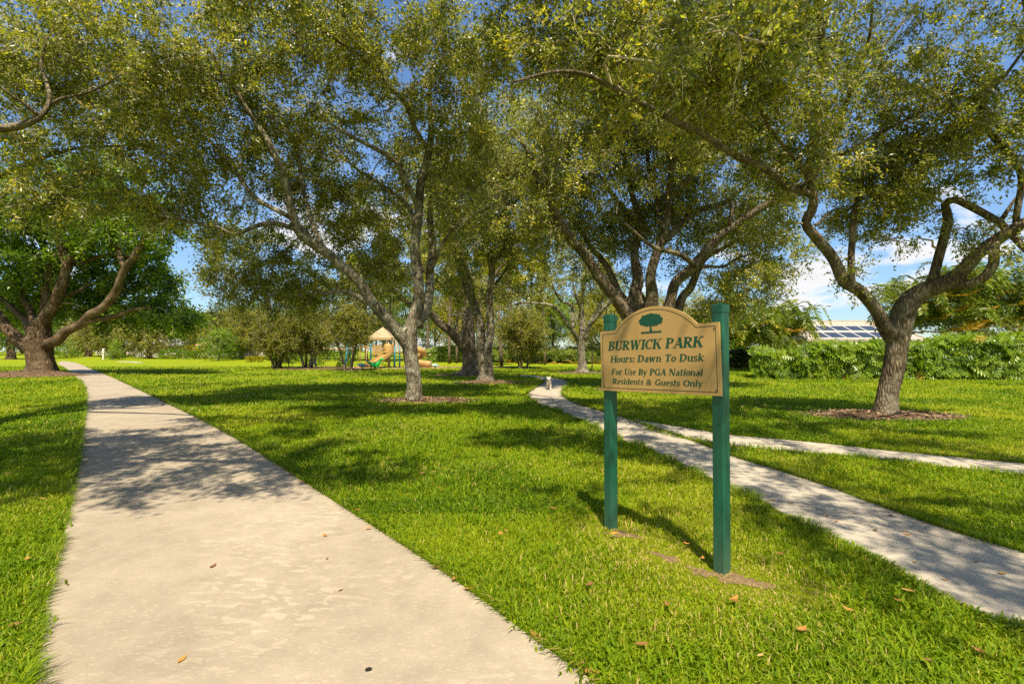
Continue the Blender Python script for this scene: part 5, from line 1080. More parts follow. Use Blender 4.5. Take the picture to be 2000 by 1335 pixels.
M_philo = mat_leaf('split_leaf', [(0.0, (0.06, 0.11, 0.006)), (0.5, (0.20, 0.30, 0.014)), (0.9, (0.30, 0.37, 0.02)), (0.96, (0.5, 0.33, 0.04)), (1.0, (0.55, 0.3, 0.05))], 0.42, 0.36, 0.45)
def hedge(name, label, x0, x1, yfun, depth, hfun, n, size, seed, mat, kind='lobed', cat='hedge', skew=0.0):
    r = np.random.default_rng(seed); cx = (x0 + x1) / 2; root = empty(name, (cx, float(yfun(cx)), float(gz(cx, yfun(cx)))), label, cat)
    x = x0 + (x1 - x0) * r.random(n); u = r.random(n)
    h = hfun(x) * (0.72 + 0.48 * nz(x, x * .3, 1.1, seed)); top = r.random(n) < .42
    yy = yfun(x); z = np.where(top, h * (0.9 + .15 * r.random(n)), h * r.random(n) ** .8)
    dy = np.where(top, depth * r.random(n), depth * .30 * r.random(n) ** 1.5 + .25 * (nz(x, z, 2.2, seed + 4) - .3))
    c = np.stack([x + dy * skew, yy + dy, z + gz(x, yy)], 1) - np.array(root.location)
    nr = unit(np.stack([r.normal(0, .5, n), np.where(top, -.35, -.9), np.where(top, 1., .45)], 1) + r.normal(0, .3, (n, 3)))
    up = unit(np.stack([r.normal(0, .9, n), r.normal(-.2, .5, n), r.normal(.5, .8, n)], 1))
    ti = np.clip(.45 + .2 * r.normal(size=n) + .25 * (nz(x, z * 2, 1.7, seed + 8) - .5), 0, .9); ti[r.random(n) < .006] = .98
    lv = MB()
    if kind == 'lobed': lobed_leaves(lv, c, nr, up, size * (.6 + .7 * r.random(n)), ti, r)
    else: add_leaves(lv, c, up + .4 * nr, size * (.6 + .7 * r.random(n)), size * .5 * (.7 + .5 * r.random(n)), ti, r=r)
    lv.build('foliage', mat, root)
    st = MB(); m = int((x1 - x0) * 2.2); bx = x0 + (x1 - x0) * r.random(m); ry_ = depth * (.35 + .6 * r.random(m)); by = yfun(bx) + ry_; bx = bx + ry_ * skew; bz = gz(bx, by)
    p0 = np.stack([bx, by, bz - .05], 1); p1 = p0 + np.stack([r.normal(0, .25, m), r.normal(0, .2, m), hfun(bx) * .85], 1); s = np.linspace(0, 1, 4)[None, :, None]
    st.tubes(p0[:, None] + (p1 - p0)[:, None] * s - np.array(root.location), np.full((m, 4), .035), 5); st.build('branches', M_twig, root)
    return root
hx0, hx1 = (1478 - 1000) / F * 27.5, 36.0
hedge('hedge', 'glossy hedge of big split leaves along the right side of the lawn', hx0, hx1, lambda x: 27.6 - 0.085 * (np.asarray(x) - hx0), 4.0, lambda x: 1.45 + 0.45 * np.clip((np.asarray(x) - hx0) / 6, 0, 1) + 0.03 * (np.asarray(x) - hx0), 5600, .64, 81, M_philo, skew=.5)
hx = G(310, 72)[0]; hedge('hedge', 'dark far hedge in front of the gray roofs', hx, G(478, 72)[0], lambda x: 72 + 0 * np.asarray(x), 2.0, lambda x: 1.25 + 0 * np.asarray(x), 2600, .32, 82, M_ficus, 'plain')
hx = G(478, 60)[0]; hedge('flower_bed', 'low yellow flower bed behind the shrub trees', hx, G(514, 60)[0], lambda x: 60 + 0 * np.asarray(x), 1.2, lambda x: .62 + 0 * np.asarray(x), 700, .22, 83, M_yel, 'plain', 'flower bed')
hx = G(815, 60)[0]; hedge('hedge', 'tall leafy hedge behind the tan slide exit', hx, G(965, 60)[0], lambda x: 60 + 0 * np.asarray(x), 2.5, lambda x: 1.7 + 0 * np.asarray(x), 1500, .55, 84, M_philo)
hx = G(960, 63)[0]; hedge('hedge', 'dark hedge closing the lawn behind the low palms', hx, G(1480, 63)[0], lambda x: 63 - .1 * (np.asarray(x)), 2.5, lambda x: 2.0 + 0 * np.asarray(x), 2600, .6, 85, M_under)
hx = G(515, 64)[0]; hedge('hedge', 'dark hedge behind the swing beam', hx, G(700, 64)[0], lambda x: 64 + 0 * np.asarray(x), 2.2, lambda x: 1.2 + 0 * np.asarray(x), 1800, .4, 86, M_ficus, 'plain')
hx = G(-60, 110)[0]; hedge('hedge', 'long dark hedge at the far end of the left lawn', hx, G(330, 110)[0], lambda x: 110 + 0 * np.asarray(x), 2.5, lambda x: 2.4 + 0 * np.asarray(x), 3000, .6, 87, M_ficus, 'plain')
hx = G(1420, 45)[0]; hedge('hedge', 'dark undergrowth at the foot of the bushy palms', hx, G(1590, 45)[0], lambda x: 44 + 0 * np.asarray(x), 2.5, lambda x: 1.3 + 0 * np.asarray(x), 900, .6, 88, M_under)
def bush(label, px, d, w, h, n, mat, seed, leaf=.2):
    r = np.random.default_rng(seed); root = empty('bush', tuple(G(px, d)), label, 'bush'); b = MB(); lf = MB()
    q = unit(r.normal(size=(n, 3)) + np.array((0, 0, .4))) * (r.random((n, 1)) ** .33); q[:, 2] = np.abs(q[:, 2]); c = q * np.array((w, w, h))
    add_leaves(lf, c, unit(q + r.normal(0, .6, (n, 3))), leaf * (.7 + .6 * r.random(n)), leaf * .5 * (.7 + .6 * r.random(n)), np.clip(.45 + .22 * r.normal(size=n), 0, 1), r=r)
    m = 9; p1 = np.c_[r.normal(0, w * .4, (m, 2)), np.full(m, h * .8)]; s = np.linspace(0, 1, 4)[None, :, None]
    b.tubes(p1[:, None] * s, np.full((m, 4), .02), 5); b.build('branches', M_twig, root); lf.build('foliage', mat, root)
bush('round bush under the swing beam by the blue post', 613, 52, 1.0, 1.5, 700, M_brt, 91)
bush('low bush behind the forked shrub tree', 672, 47, .7, 1.1, 420, M_brt, 92)
bush('light green bush behind the shrub trees', 565, 58, 1.3, 1.7, 700, M_brt, 93)
bush('yellow green bush beside the far white gazebo', 372, 80, 2.2, 2.2, 700, M_yel, 94, .3)
bush('dark round bush behind the white post on the far lawn', 228, 74, 1.0, 1.7, 420, M_ficus, 95, .26)
bush('dark cypress like bush at the left of the far yellow tree', 130, 82, 1.8, 3.4, 900, M_ficus, 96, .3)
bush('small round bush in front of the gray roofed house', 262, 88, 1.2, 1.9, 420, M_olive, 97, .28)

# ------------------------------------------------------------------ houses, gazebo, post
M_tile = None
def mat_tile(name, a, b, grout, sx, sz):
    m = NT(name); tc = m.n('ShaderNodeTexCoord'); mp = m.n('ShaderNodeMapping'); mp.inputs['Scale'].default_value = (1, 1, 1); m.l(tc.outputs['Object'], mp.inputs[0])
    br = m.n('ShaderNodeTexBrick'); br.inputs['Color1'].default_value = (*a, 1); br.inputs['Color2'].default_value = (*b, 1); br.inputs['Mortar'].default_value = (*grout, 1)
    br.inputs['Scale'].default_value = 1.0; br.inputs['Mortar Size'].default_value = .035; br.inputs['Brick Width'].default_value = sx; br.inputs['Row Height'].default_value = sz
    sp = m.n('ShaderNodeSeparateXYZ'); cb = m.n('ShaderNodeCombineXYZ'); m.l(mp.outputs[0], sp.inputs[0]); m.l(sp.outputs[0], cb.inputs[0]); m.l(sp.outputs[2], cb.inputs[1]); m.l(cb.outputs[0], br.inputs['Vector'])
    col = m.mix(m.math('MULTIPLY', m.noise(1.2, 4, .6, mp.outputs[0]), .35), br.outputs['Color'], grout)
    return m.done(m.bsdf(col, .75, .3, br.outputs['Fac'], -.5, .03))
M_wtile = mat_tile('white_roof_tile', (.50, .44, .35), (.43, .38, .30), (.26, .22, .17), .55, .24)
M_gtile = mat_tile('gray_roof_tile', (.36, .35, .34), (.42, .40, .38), (.2, .2, .2), .5, .25)
M_ptile = mat_tile('pink_roof_tile', (.58, .33, .24), (.64, .38, .28), (.38, .2, .14), .5, .25)
M_stucco = mat_plain('stucco', (.62, .55, .46), .9, .2, .08, 3)
M_white = mat_plain('white_paint', (.78, .76, .70), .5, .4, .06, 8)
M_panel = mat_plain('solar_glass', (.035, .042, .055), .25, .6, .25, 3, 0.0)
M_glass = mat_plain('window_glass', (.05, .06, .07), .12, .6, .3, 2, 0.0)
def hip_house(name, label, loc, rz, w, dp, wh, rh, mt, over=.6, hip=.9):
    root = empty(name, loc, label, 'house', rz=rz)
    b = MB(); b.box((0, 0, wh / 2), (w, dp, wh)); wl = b.build('wall', M_stucco, root)
    W, D = w / 2 + over, dp / 2 + over; k = W - D * hip; z0, z1 = wh - .12, wh + rh
    v = [(-W, -D, z0), (W, -D, z0), (W, D, z0), (-W, D, z0), (-k, 0, z1), (k, 0, z1), (-W, -D, z0 + .18), (W, -D, z0 + .18), (W, D, z0 + .18), (-W, D, z0 + .18)]
    r_ = MB(); r_.add(np.array(v), [(6, 7, 5, 4), (8, 9, 4, 5), (0, 1, 7, 6), (1, 2, 8, 7), (2, 3, 9, 8), (3, 0, 6, 9), (3, 2, 1, 0)], [(7, 8, 5), (9, 6, 4)])
    rf = r_.build('roof', mt, root)
    rd = MB()
    for p, q in ((4, 5), (6, 4), (9, 4), (7, 5), (8, 5)): rd.tube(np.array([v[p], v[q]], float) + (0, 0, .03), .09, 6)
    rd.build('ridge_cap', mt, rf)
    for wx in (-w * .3, 0, w * .3):
        f = MB(); f.box((wx, -dp / 2 - .03, wh * .55), (w * .13, .06, wh * .42)); fo = f.build('window', M_white, root)
        g = MB(); g.box((wx, -dp / 2 - .065, wh * .55), (w * .115, .02, wh * .37)); g.build('pane', M_glass, fo)
    return root, rf, (W, D, z0 + .18, z1, k)
hl = G(1800, 44)
root, rf, (W, D, z0, z1, k) = hip_house('house', 'house with a white tiled roof and dark solar panels behind the hedge', (G(1566, 45)[0] + 5.4, 49.0, float(gz(0, 46))), 0.0, 9.6, 8.4, 2.6, 1.95, M_wtile, hip=.03)
# solar panels lie on the front slope
sl_n = unit(np.array((0, -(z1 - z0), D))); up_s = unit(np.array((0, D, z1 - z0))); Ls = math.hypot(D, z1 - z0)
for row, (u0, u1) in enumerate(((.42, .70), (.04, .34))):
    for i in range(5):
        x0 = -W + 1.3 + i * 1.42 - row * .35; x1 = x0 + 1.36
        pr = MB(); q = []
        for xx, uu in ((x0, u0), (x1, u0), (x1, u1), (x0, u1)): q.append(np.array((xx, -D, z0)) + up_s * uu * Ls + sl_n * .05)
        q = np.array(q); lowq = q - sl_n * .05; pr.add(np.vstack([lowq, q]), [(0, 1, 5, 4), (1, 2, 6, 5), (2, 3, 7, 6), (3, 0, 4, 7), (4, 5, 6, 7)]); fo = pr.build('solar_panel', M_white, root)
        ctr = q.mean(0); g = MB(); g.add(ctr + (q - ctr) * np.array((.94, .93, .93)) + sl_n * .006, [(0, 1, 2, 3)]); g.build('panel_glass', M_panel, fo)
hip_house('house', 'far house with a gray roof and orange ridge, left of the gazebo', tuple(G(258, 104)), .1, 9.5, 7, 2.5, 1.5, M_gtile)
hip_house('house', 'far house with a wide pale gray roof, right of the gazebo', tuple(G(338, 100)), -.1, 13, 8, 2.0, 1.7, M_gtile)
hip_house('house', 'far house with a pink tiled roof behind the shrub trees', tuple(G(478, 86)), 0.0, 11, 7, 2.0, 1.5, M_ptile)
hip_house('house', 'far white walled house between two olive trees', tuple(G(412, 100)), 0.0, 10, 7, 2.1, 1.4, M_gtile)
gr = empty('gazebo', tuple(G(290, 86)), 'small white gazebo under the far spreading oak', 'gazebo')
b = MB(); b.prism([(2.0 * math.cos(a), 2.0 * math.sin(a)) for a in np.arange(8) * math.pi / 4 + .39], 0, .15); b.build('floor', M_white, gr)
for a in np.arange(8) * math.pi / 4 + .39:
    b = MB(); b.box((1.85 * math.cos(a), 1.85 * math.sin(a), 1.25), (.14, .14, 2.3)); b.build('post', M_white, gr)
    a2 = a + math.pi / 4; p, q = np.array((1.85 * math.cos(a), 1.85 * math.sin(a), 0)), np.array((1.85 * math.cos(a2), 1.85 * math.sin(a2), 0))
    b = MB()
    for zz in (.9, .3): b.tube(np.array([p, q]) + (0, 0, zz), .04, 5)
    for t in np.linspace(.12, .88, 7): b.tube(np.array([p + (q - p) * t + (0, 0, .3), p + (q - p) * t + (0, 0, .9)]), .02, 4)
    b.build('railing', M_white, gr)
b = MB(); b.lathe([(2.3, 2.4), (2.25, 2.5), (1.2, 3.0), (.12, 3.5), (0.02, 3.7)], k=8); b.lathe([(2.3, 2.4), (0.02, 2.42)], k=8); b.build('roof', M_gtile, gr)
ps = empty('white_post', tuple(G(202.5, 71)), 'white square post beside the bright green sapling', 'post')
b = MB(); b.box((0, 0, .75), (.20, .20, 1.6)); b.build('shaft', M_white, ps); b = MB(); b.box((0, 0, 1.58), (.26, .26, .08), taper=.7); b.build('cap', M_white, ps)
stk = empty('tree_stake', tuple(G(1156, 39)), 'thin bare staked sapling trunk between small oak and sign', 'sapling')
b = MB(); z = np.linspace(-.05, 3.6, 9); b.tube(np.c_[.03 * np.sin(z), 0 * z, z], np.linspace(.05, .025, 9), 7); b.build('trunk', M_bark2, stk, True)
lf = MB(); r_ = np.random.default_rng(3); n = 420; c = np.array((0, 0, 3.4)) + r_.normal(0, 1, (n, 3)) * (.45, .45, .6); add_leaves(lf, c, r_.normal(size=(n, 3)), np.full(n, .16), np.full(n, .08), np.clip(.5 + .2 * r_.normal(size=n), 0, 1), r=r_); lf.build('crown', M_shrubtree, stk)
# ------------------------------------------------------------------ playground
M_ptan = mat_plain('tan_plastic', (.44, .28, .095), .5, .45, .08, 5)
M_ptan2 = mat_plain('beige_roof_plastic', (.40, .285, .16), .7, .35, .08, 5)
M_teal = mat_plain('teal_painted_steel', (.012, .15, .21), .4, .5, .12, 9)
M_dark = mat_plain('dark_deck_steel', (.045, .05, .05), .6, .4, .3, 9)
M_dino = mat_plain('bright_green_plastic', (.008, .36, .06), .35, .5, .1, 9)
M_blue = mat_plain('light_blue_plastic', (.16, .42, .62), .35, .5, .1, 9)
M_pale = mat_plain('pale_blue_plastic', (.30, .46, .50), .35, .5, .15, 9)
M_spring = mat_plain('spring_steel', (.03, .03, .03), .5, .5, .2, 9)
m_ = NT('play_surface'); p_ = m_.pos(kind='World'); f_ = m_.noise(14, 5, .7, p_)
M_sand = m_.done(m_.bsdf(m_.ramp(f_, [(.3, (.30, .17, .10)), (.7, (.44, .28, .18))]), .95, .1, f_, .5, .03))
mb = MB(); k = 60; a = np.arange(k) / k * 2 * np.pi
cxp, cyp = G(745, 47)[0], 46.8; rx = 8.6 * (1 + .06 * np.sin(3 * a)); ry = 4.4 * (1 + .06 * np.sin(2 * a + 1))
mb.prism(np.c_[cxp + rx * np.cos(a), cyp + ry * np.sin(a)], -.02, .05); tag(mb.build('playground_ground', M_sand), kind='structure')
D0 = 45.5
X = lambda px, d=D0: (px - 1000) / F * d
pt = empty('play_structure', (X(748), D0, 0.04), 'tan and teal play tower with pyramid roof and slides', 'play structure')
ox = X(748)
def at(px, dy=0.0): return np.array((X(px, D0 + dy) - ox, dy))
TX = [at(729.5)[0], at(765.5)[0]]
zr = 2.75
for x in TX:
    for y in (-.9, .9):
        b = MB(); b.tube([(x, y, -.1), (x, y, zr)], .075, 10); b.build('post', M_teal, pt, True)
b = MB(); xm = sum(TX) / 2; hw = (TX[1] - TX[0]) / 2 + .22
b.add(np.array([(xm - hw, -1.15, zr - .18), (xm + hw, -1.15, zr - .18), (xm + hw, 1.15, zr - .18), (xm - hw, 1.15, zr - .18), (xm - hw, -1.15, zr + .03), (xm + hw, -1.15, zr + .03), (xm + hw, 1.15, zr + .03), (xm - hw, 1.15, zr + .03), (xm, 0, zr + 1.05)], float),
      [(0, 1, 5, 4), (1, 2, 6, 5), (2, 3, 7, 6), (3, 0, 4, 7), (3, 2, 1, 0)], [(4, 5, 8), (5, 6, 8), (6, 7, 8), (7, 4, 8)]); b.build('roof', M_ptan2, pt)
zd = 1.15
b = MB(); b.box((xm, 0, zd), (TX[1] - TX[0] - .1, 1.75, .1)); b.build('deck', M_dark, pt)
# slatted panel
pn = MB(); x0, x1 = at(733)[0], at(751)[0]
pn.tube([(x0, -.9, zd + .05), (x0, -.9, zd + .95), (x1, -.9, zd + .95), (x1, -.9, zd + .05), (x0, -.9, zd + .05)], .035, 6)
for t in np.linspace(.1, .9, 8): pn.box((x0 + (x1 - x0) * t, -.9, zd + .5), (.07, .05, .85))
pn.build('slat_panel', M_ptan, pt)
# twin bump slide down to the front left
s0 = np.array((at(762)[0], -.95, zd + .12)); s1 = np.array((at(716, -3.4)[0], -3.4, .22))
sl_ = MB(); t = np.linspace(0, 1, 12); cl = s0 + (s1 - s0) * t[:, None]; cl[:, 2] += -.10 * np.sin(t * np.pi) ; cl[-2:, 2] = .24
dr = unit(s1 - s0); sd = unit(np.cross(dr, (0, 0, 1.)))
prof = [(-.48, .22), (-.44, .22), (-.42, .02), (-.05, .0), (-.03, .14), (.03, .14), (.05, 0), (.42, .02), (.44, .22), (.48, .22), (.48, -.05), (-.48, -.05)]
V = cl[:, None] + np.array([sd * a for a, _ in prof])[None] + np.array([(0, 0, c) for _, c in prof])[None]
n_ = len(prof); i = np.arange(11)[:, None] * n_; j = np.arange(n_)[None]; j2 = (j + 1) % n_
sl_.add(V.reshape(-1, 3), np.stack([i + j, i + j2, i + n_ + j2, i + n_ + j], -1).reshape(-1, 4)); sl_.build('double_slide', M_ptan, pt)
b = MB()
for f in (-.4, .4): b.tube([s1 + sd * f + (0, .3, -.02), s1 + sd * f + (0, .3, -.3)], .04, 6)
b.build('slide_foot', M_dark, pt)
hd = MB(); hd.lathe([(.46, -.5), (.46, .12), (.42, .30), (.28, .42), (.02, .46)], (s0[0], s0[1] + .35, zd + .75), 14); hd.build('slide_hood', M_ptan, pt, True)
# loop ladder on the front right
lx0, lx1 = at(756, -.9)[0], at(770, -.9)[0]
ld = MB()
for zc in (.42, .85, 1.28, 1.6):
    a = np.linspace(0, 2 * np.pi, 17); w = (lx1 - lx0) / 2; ld.tube(np.c_[xm + .55 + w * np.sign(np.cos(a)) * np.abs(np.cos(a)) ** .5, np.full(17, -1.02), zc + .15 * np.sign(np.sin(a)) * np.abs(np.sin(a)) ** .5], .032, 6, False)
ld.build('loop_ladder', M_ptan, pt, True)
b = MB(); b.tube([(at(764)[0], -1.0, -.1), (at(764)[0], -1.0, 2.9)], .05, 8); b.build('pole', M_ptan, pt, True)
# arch rail and wavy rail to the left
rl = MB(); xa, xb = at(707)[0], at(719.5)[0]
a = np.linspace(math.pi, math.pi / 2, 8); rl.tube(np.vstack([[(xa, -.6, -.1)], np.c_[xa + .45 + .45 * np.cos(a), np.full(8, -.6), 1.55 + .45 * np.sin(a)], [(TX[0], -.6, 2.0)]]), .05, 8); rl.tube([(xb, -.6, -.1), (xb, -.6, 2.0)], .05, 8); rl.build('arch_rail', M_ptan, pt, True)
wv = MB(); xw = np.linspace(at(681)[0], TX[0], 28); zz = 2.45 + .16 * np.cos((xw - xw[0]) / (xw[-1] - xw[0]) * 4 * np.pi)
wv.tube(np.c_[xw, np.full(28, .5), zz], .05, 7); 
for q in range(3, 28, 5): wv.tube([(xw[q], .5, 1.9), (xw[q], .5, zz[q])], .03, 5)
wv.tube([(xw[0], .5, 1.9), (xw[-1], .5, 1.9)], .03, 5); wv.build('wavy_rail', M_ptan, pt, True)
# enclosed spiral slide on the right
tw = MB(); tx = at(783)[0]; b = MB(); b.tube([(tx, -.5, -.1), (tx, -.5, 2.2)], .075, 10); b.build('post', M_teal, pt, True)
b = MB(); b.tube([(at(776)[0], -1, -.1), (at(776)[0], -1, 2.0)], .075, 10); b.build('post', M_teal, pt, True)
b = MB(); b.box(((TX[1] + tx) / 2 + .5, 0, 1.35), (2.3, 1.2, .1)); b.build('deck', M_dark, pt)
fp = MB()
for q in np.linspace(0, 1, 7): fp.tube([(TX[1] + .15 + q * .9, -.6, 1.35), (TX[1] + .15 + q * .9, -.6, 2.7 - .5 * q)], .03, 5)
fp.tube([(TX[1] + .1, -.6, 2.75), (TX[1] + 1.1, -.6, 2.2)], .04, 6); fp.build('side_rail', M_ptan, pt)
cx, cy = at(809)[0], .9; a = np.linspace(-2.8, 3.2, 34); rad_ = .75; zc = np.linspace(2.1, .62, 34)
cl = np.c_[cx + rad_ * np.cos(a), cy + rad_ * np.sin(a), zc]
ex = np.array([cl[-1], (cl[-1] + (at(838, -.6)[0] - cl[-1, 0]) * .5 * np.array((1, 0, 0)) + (0, -.9, -.15)), np.array((at(840, -1)[0], -1.0, .34))])
tu = MB(); hel = smooth_path(np.c_[np.vstack([cl[::3], ex[1:]]), np.ones(len(cl[::3]) + 2)], .25)[:, :3]
tu.tube(hel, .30, 14, True); tu.build('spiral_slide', M_ptan, pt, True)
b = MB(); b.tube([(at(836, -1)[0], -1., .2), (at(836, -1)[0], -1., -.3)], .05, 6); b.tube([(cx, cy, -.1), (cx, cy, 2.3)], .07, 8); b.build('slide_support', M_dark, pt)

# swing frame: tan beam on blue slanted legs
sx0, sx1 = X(612, 47), X(680, 47)
sw = empty('swing_frame', ((sx0 + sx1) / 2, 47, .04), 'tan swing beam on slanted blue legs behind the shrub trees', 'swing'); w = (sx1 - sx0) / 2
b = MB(); b.tube([(-w - .1, 0, 1.72), (w + .1, 0, 1.72)], .09, 10); b.build('beam', M_ptan, sw, True)
for s in (-1, 1):
    for y in (-.8, .8):
        b = MB(); b.tube([(s * w, y, -.1), (s * w, y * .15, 2.35 if s > 0 else 1.8)], .08, 8); b.build('leg', M_teal, sw, True)
for xx in (-.9, .9):
    b = MB(); b.box((xx, 0, .45), (.5, .2, .04)); so_ = b.build('swing_seat', M_dark, sw)
    for e in (-.22, .22): b = MB(); b.tube([(xx + e, 0, .46), (xx + e, 0, 1.7)], .012, 4); b.build('chain', M_dark, so_)

# spring riders
def coil(root, h, r=.13):
    b = MB(); t = np.linspace(0, 1, 60); b.tube(np.c_[r * np.cos(t * 26), r * np.sin(t * 26), t * h], .022, 6); b.build('spring', M_spring, root, True)
dn = empty('spring_rider', (X(733, 41.5), 41.5, .03), 'bright green dinosaur spring rider in front of the slide', 'spring rider', scale=.78)
coil(dn, .42)
b = MB(); body = np.array([(-1.02, 0, 1.05, .03), (-.88, 0, .92, .07), (-.62, 0, .68, .13), (-.3, 0, .52, .22), (.05, 0, .5, .26), (.32, 0, .60, .22), (.5, 0, .80, .15), (.58, 0, 1.0, .12), (.66, 0, 1.10, .14), (.82, 0, 1.10, .11), (.98, 0, 1.06, .06)])
sp = smooth_path(body, .06); b.tube(sp[:, :3], sp[:, 3], 12)
for e in (-1, 1):
    b.tube([(.12, e * .2, .5), (.22, e * .24, .32), (.30, e * .24, .25)], [.10, .08, .06], 8); b.tube([(-.2, e * .2, .48), (-.12, e * .25, .32), (-.02, e * .25, .26)], [.11, .09, .06], 8)
b.build('body', M_dino, dn, True)
cr_ = MB()
for q in range(2, len(sp) - 3, 2):
    p = sp[q]; cr_.add(np.array([(p[0] - .05, .02, p[2] + p[3] * .85), (p[0] + .05, .02, p[2] + p[3] * .85), (p[0] + .05, -.02, p[2] + p[3] * .85), (p[0] - .05, -.02, p[2] + p[3] * .85), (p[0] - .02, 0, p[2] + p[3] + .09)]), None, [(0, 1, 4), (1, 2, 4), (2, 3, 4), (3, 0, 4)])
cr_.build('back_spikes', M_dino, dn)
b = MB(); b.tube([(.42, -.22, .78), (.42, .22, .78)], .025, 6); b.build('handle', M_dark, dn)
def fish_rider(label, px, d, mat, s=1.0, rz=0.):
    dn = empty('spring_rider', (X(px, d), d, .03), label, 'spring rider', rz=rz, scale=s); coil(dn, .38)
    b = MB(); sp = smooth_path(np.array([(.72, 0, .50, .05), (.58, 0, .52, .12), (.3, 0, .56, .2), (0, 0, .58, .24), (-.35, 0, .60, .19), (-.6, 0, .72, .1), (-.78, 0, .88, .05)]), .06); b.tube(sp[:, :3], sp[:, 3], 12)
    b.build('body', mat, dn, True)
    f = MB(); f.prism([(-.12, .78), (.2, .78), (-.02, 1.0), (-.1, 1.02)], -.03, .03, Matrix(((1, 0, 0, 0), (0, 0, -1, 0), (0, 1, 0, 0), (0, 0, 0, 1)))); f.build('fin', mat, dn)
    f = MB(); f.prism([(-.78, .30), (-.62, .06), (-.78, -.02), (-.62, -.1), (-.80, -.30), (-.95, -.24), (-.86, 0), (-.95, .24)], .84, .90); f.build('tail', mat, dn)
    b = MB(); b.tube([(.28, -.2, .82), (.28, .2, .82)], .025, 6); b.tube([(.28, 0, .7), (.28, 0, .82)], .03, 6); b.build('handle', M_dark, dn)
fish_rider('light blue dolphin spring rider beside the leaning shrub tree', 707, 42.0, M_blue, .55)
fish_rider('pale blue spring rider right of the pale center oak', 850, 43.0, M_pale, .5, .3)
# benches under the shrub trees
def bench(label, px, d, rz):
    r = empty('park_bench', tuple(G(px, d)), label, 'bench', 'benches under the shrub trees', rz)
    b = MB()
    for y in (-.2, -.06, .08): b.box((0, y, .45), (1.5, .11, .04))
    b.build('seat', M_dark, r)
    b = MB()
    for z in (.62, .74, .86): b.box((0, .22 + .1 * (z - .6), z), (1.5, .03, .09))
    b.build('backrest', M_dark, r)
    for s in (-.6, .6):
        b = MB(); b.box((s, -.2, .21), (.06, .06, .44)); b.build('leg', M_dark, r); b = MB(); b.tube([(s, .16, -.05), (s, .19, .45), (s, .28, .92)], .03, 6); b.build('leg', M_dark, r)
        b = MB(); b.tube([(s, -.22, .43), (s, -.22, .66), (s, .2, .68)], .025, 6); b.build('armrest', M_dark, r)
bench('dark slatted bench between the shrub trunks, left one', 550, 44.5, .5)
bench('dark slatted bench right of the shrub trunks, facing the playground', 607, 42.5, -.9)

# ------------------------------------------------------------------ white dog trotting along the curved walk
m_ = NT('white_fur'); p_ = m_.pos(kind='Object'); f_ = m_.noise(60, 4, .7, p_)
M_fur = m_.done(m_.bsdf(m_.ramp(f_, [(.3, (.50, .42, .32)), (.7, (.74, .68, .57))]), .95, .1, f_, 1., .02))
M_nose = mat_plain('black_nose', (.012, .01, .01), .35, .5, .2, 40)
dl_ = 1.6 * F / (761 - HOR); dx_ = (1072 - 1000) / F * dl_
dog = empty('dog', (dx_, dl_, .022), 'small shaggy white dog trotting towards the camera on the curved walk', 'dog', rz=math.radians(-96))
# local frame: +x is forward (faces the camera after the turn)
sk = [((0, 0, .27), .095), ((.13, 0, .28), .10), ((.22, 0, .31), .085), ((.285, 0, .39), .07), ((.315, 0, .445), .078), ((.385, 0, .425), .05), ((.43, 0, .415), .034),
      ((-.13, 0, .275), .085), ((-.2, 0, .29), .05), ((-.25, 0, .37), .024), ((-.24, 0, .45), .014),
      ((.19, .065, .22), .042), ((.20, .07, .12), .030), ((.24, .07, .035), .026), ((.265, .07, .022), .024),
      ((.17, -.065, .22), .042), ((.145, -.07, .12), .030), ((.12, -.07, .06), .025), ((.135, -.07, .035), .022),
      ((-.16, .065, .22), .048), ((-.135, .07, .14), .034), ((-.20, .07, .085), .025), ((-.18, .07, .022), .024),
      ((-.15, -.065, .22), .048), ((-.10, -.07, .14), .034), ((-.135, -.07, .08), .025), ((-.10, -.07, .022), .024),
      ((.305, .055, .50), .026), ((.30, .075, .545), .012), ((.305, -.055, .50), .026), ((.30, -.075, .545), .012)]
ed = [(0, 1), (1, 2), (2, 3), (3, 4), (4, 5), (5, 6), (0, 7), (7, 8), (8, 9), (9, 10), (2, 11), (11, 12), (12, 13), (13, 14), (2, 15), (15, 16), (16, 17), (17, 18), (7, 19), (19, 20), (20, 21), (21, 22), (7, 23), (23, 24), (24, 25), (25, 26), (4, 27), (27, 28), (4, 29), (29, 30)]
me = bpy.data.meshes.new('body'); me.from_pydata([p for p, _ in sk], ed, []); me.materials.append(M_fur)
bo = bpy.data.objects.new('body', me); COL.objects.link(bo); bo.parent = dog
md = bo.modifiers.new('skin', 'SKIN'); md.use_smooth_shade = True
for v, (_, r) in zip(me.skin_vertices[0].data, sk): v.radius = (r, r)
me.skin_vertices[0].data[0].use_root = True
ss = bo.modifiers.new('sub', 'SUBSURF'); ss.levels = 2; ss.render_levels = 2
tx_ = bpy.data.textures.new('fur_clumps', 'CLOUDS'); tx_.noise_scale = .035
dm = bo.modifiers.new('shag', 'DISPLACE'); dm.texture = tx_; dm.strength = .035; dm.mid_level = .5
b = MB(); b.lathe([(.001, -.022), (.018, -.016), (.024, 0), (.018, .016), (.001, .022)], (.462, 0, .425), 10); b.build('nose', M_nose, dog, True)
for e in (-1, 1):
    b = MB(); b.lathe([(.001, -.012), (.011, -.006), (.012, .004), (.001, .013)], (.385, e * .034, .462), 8); b.build('eye', M_nose, dog, True)

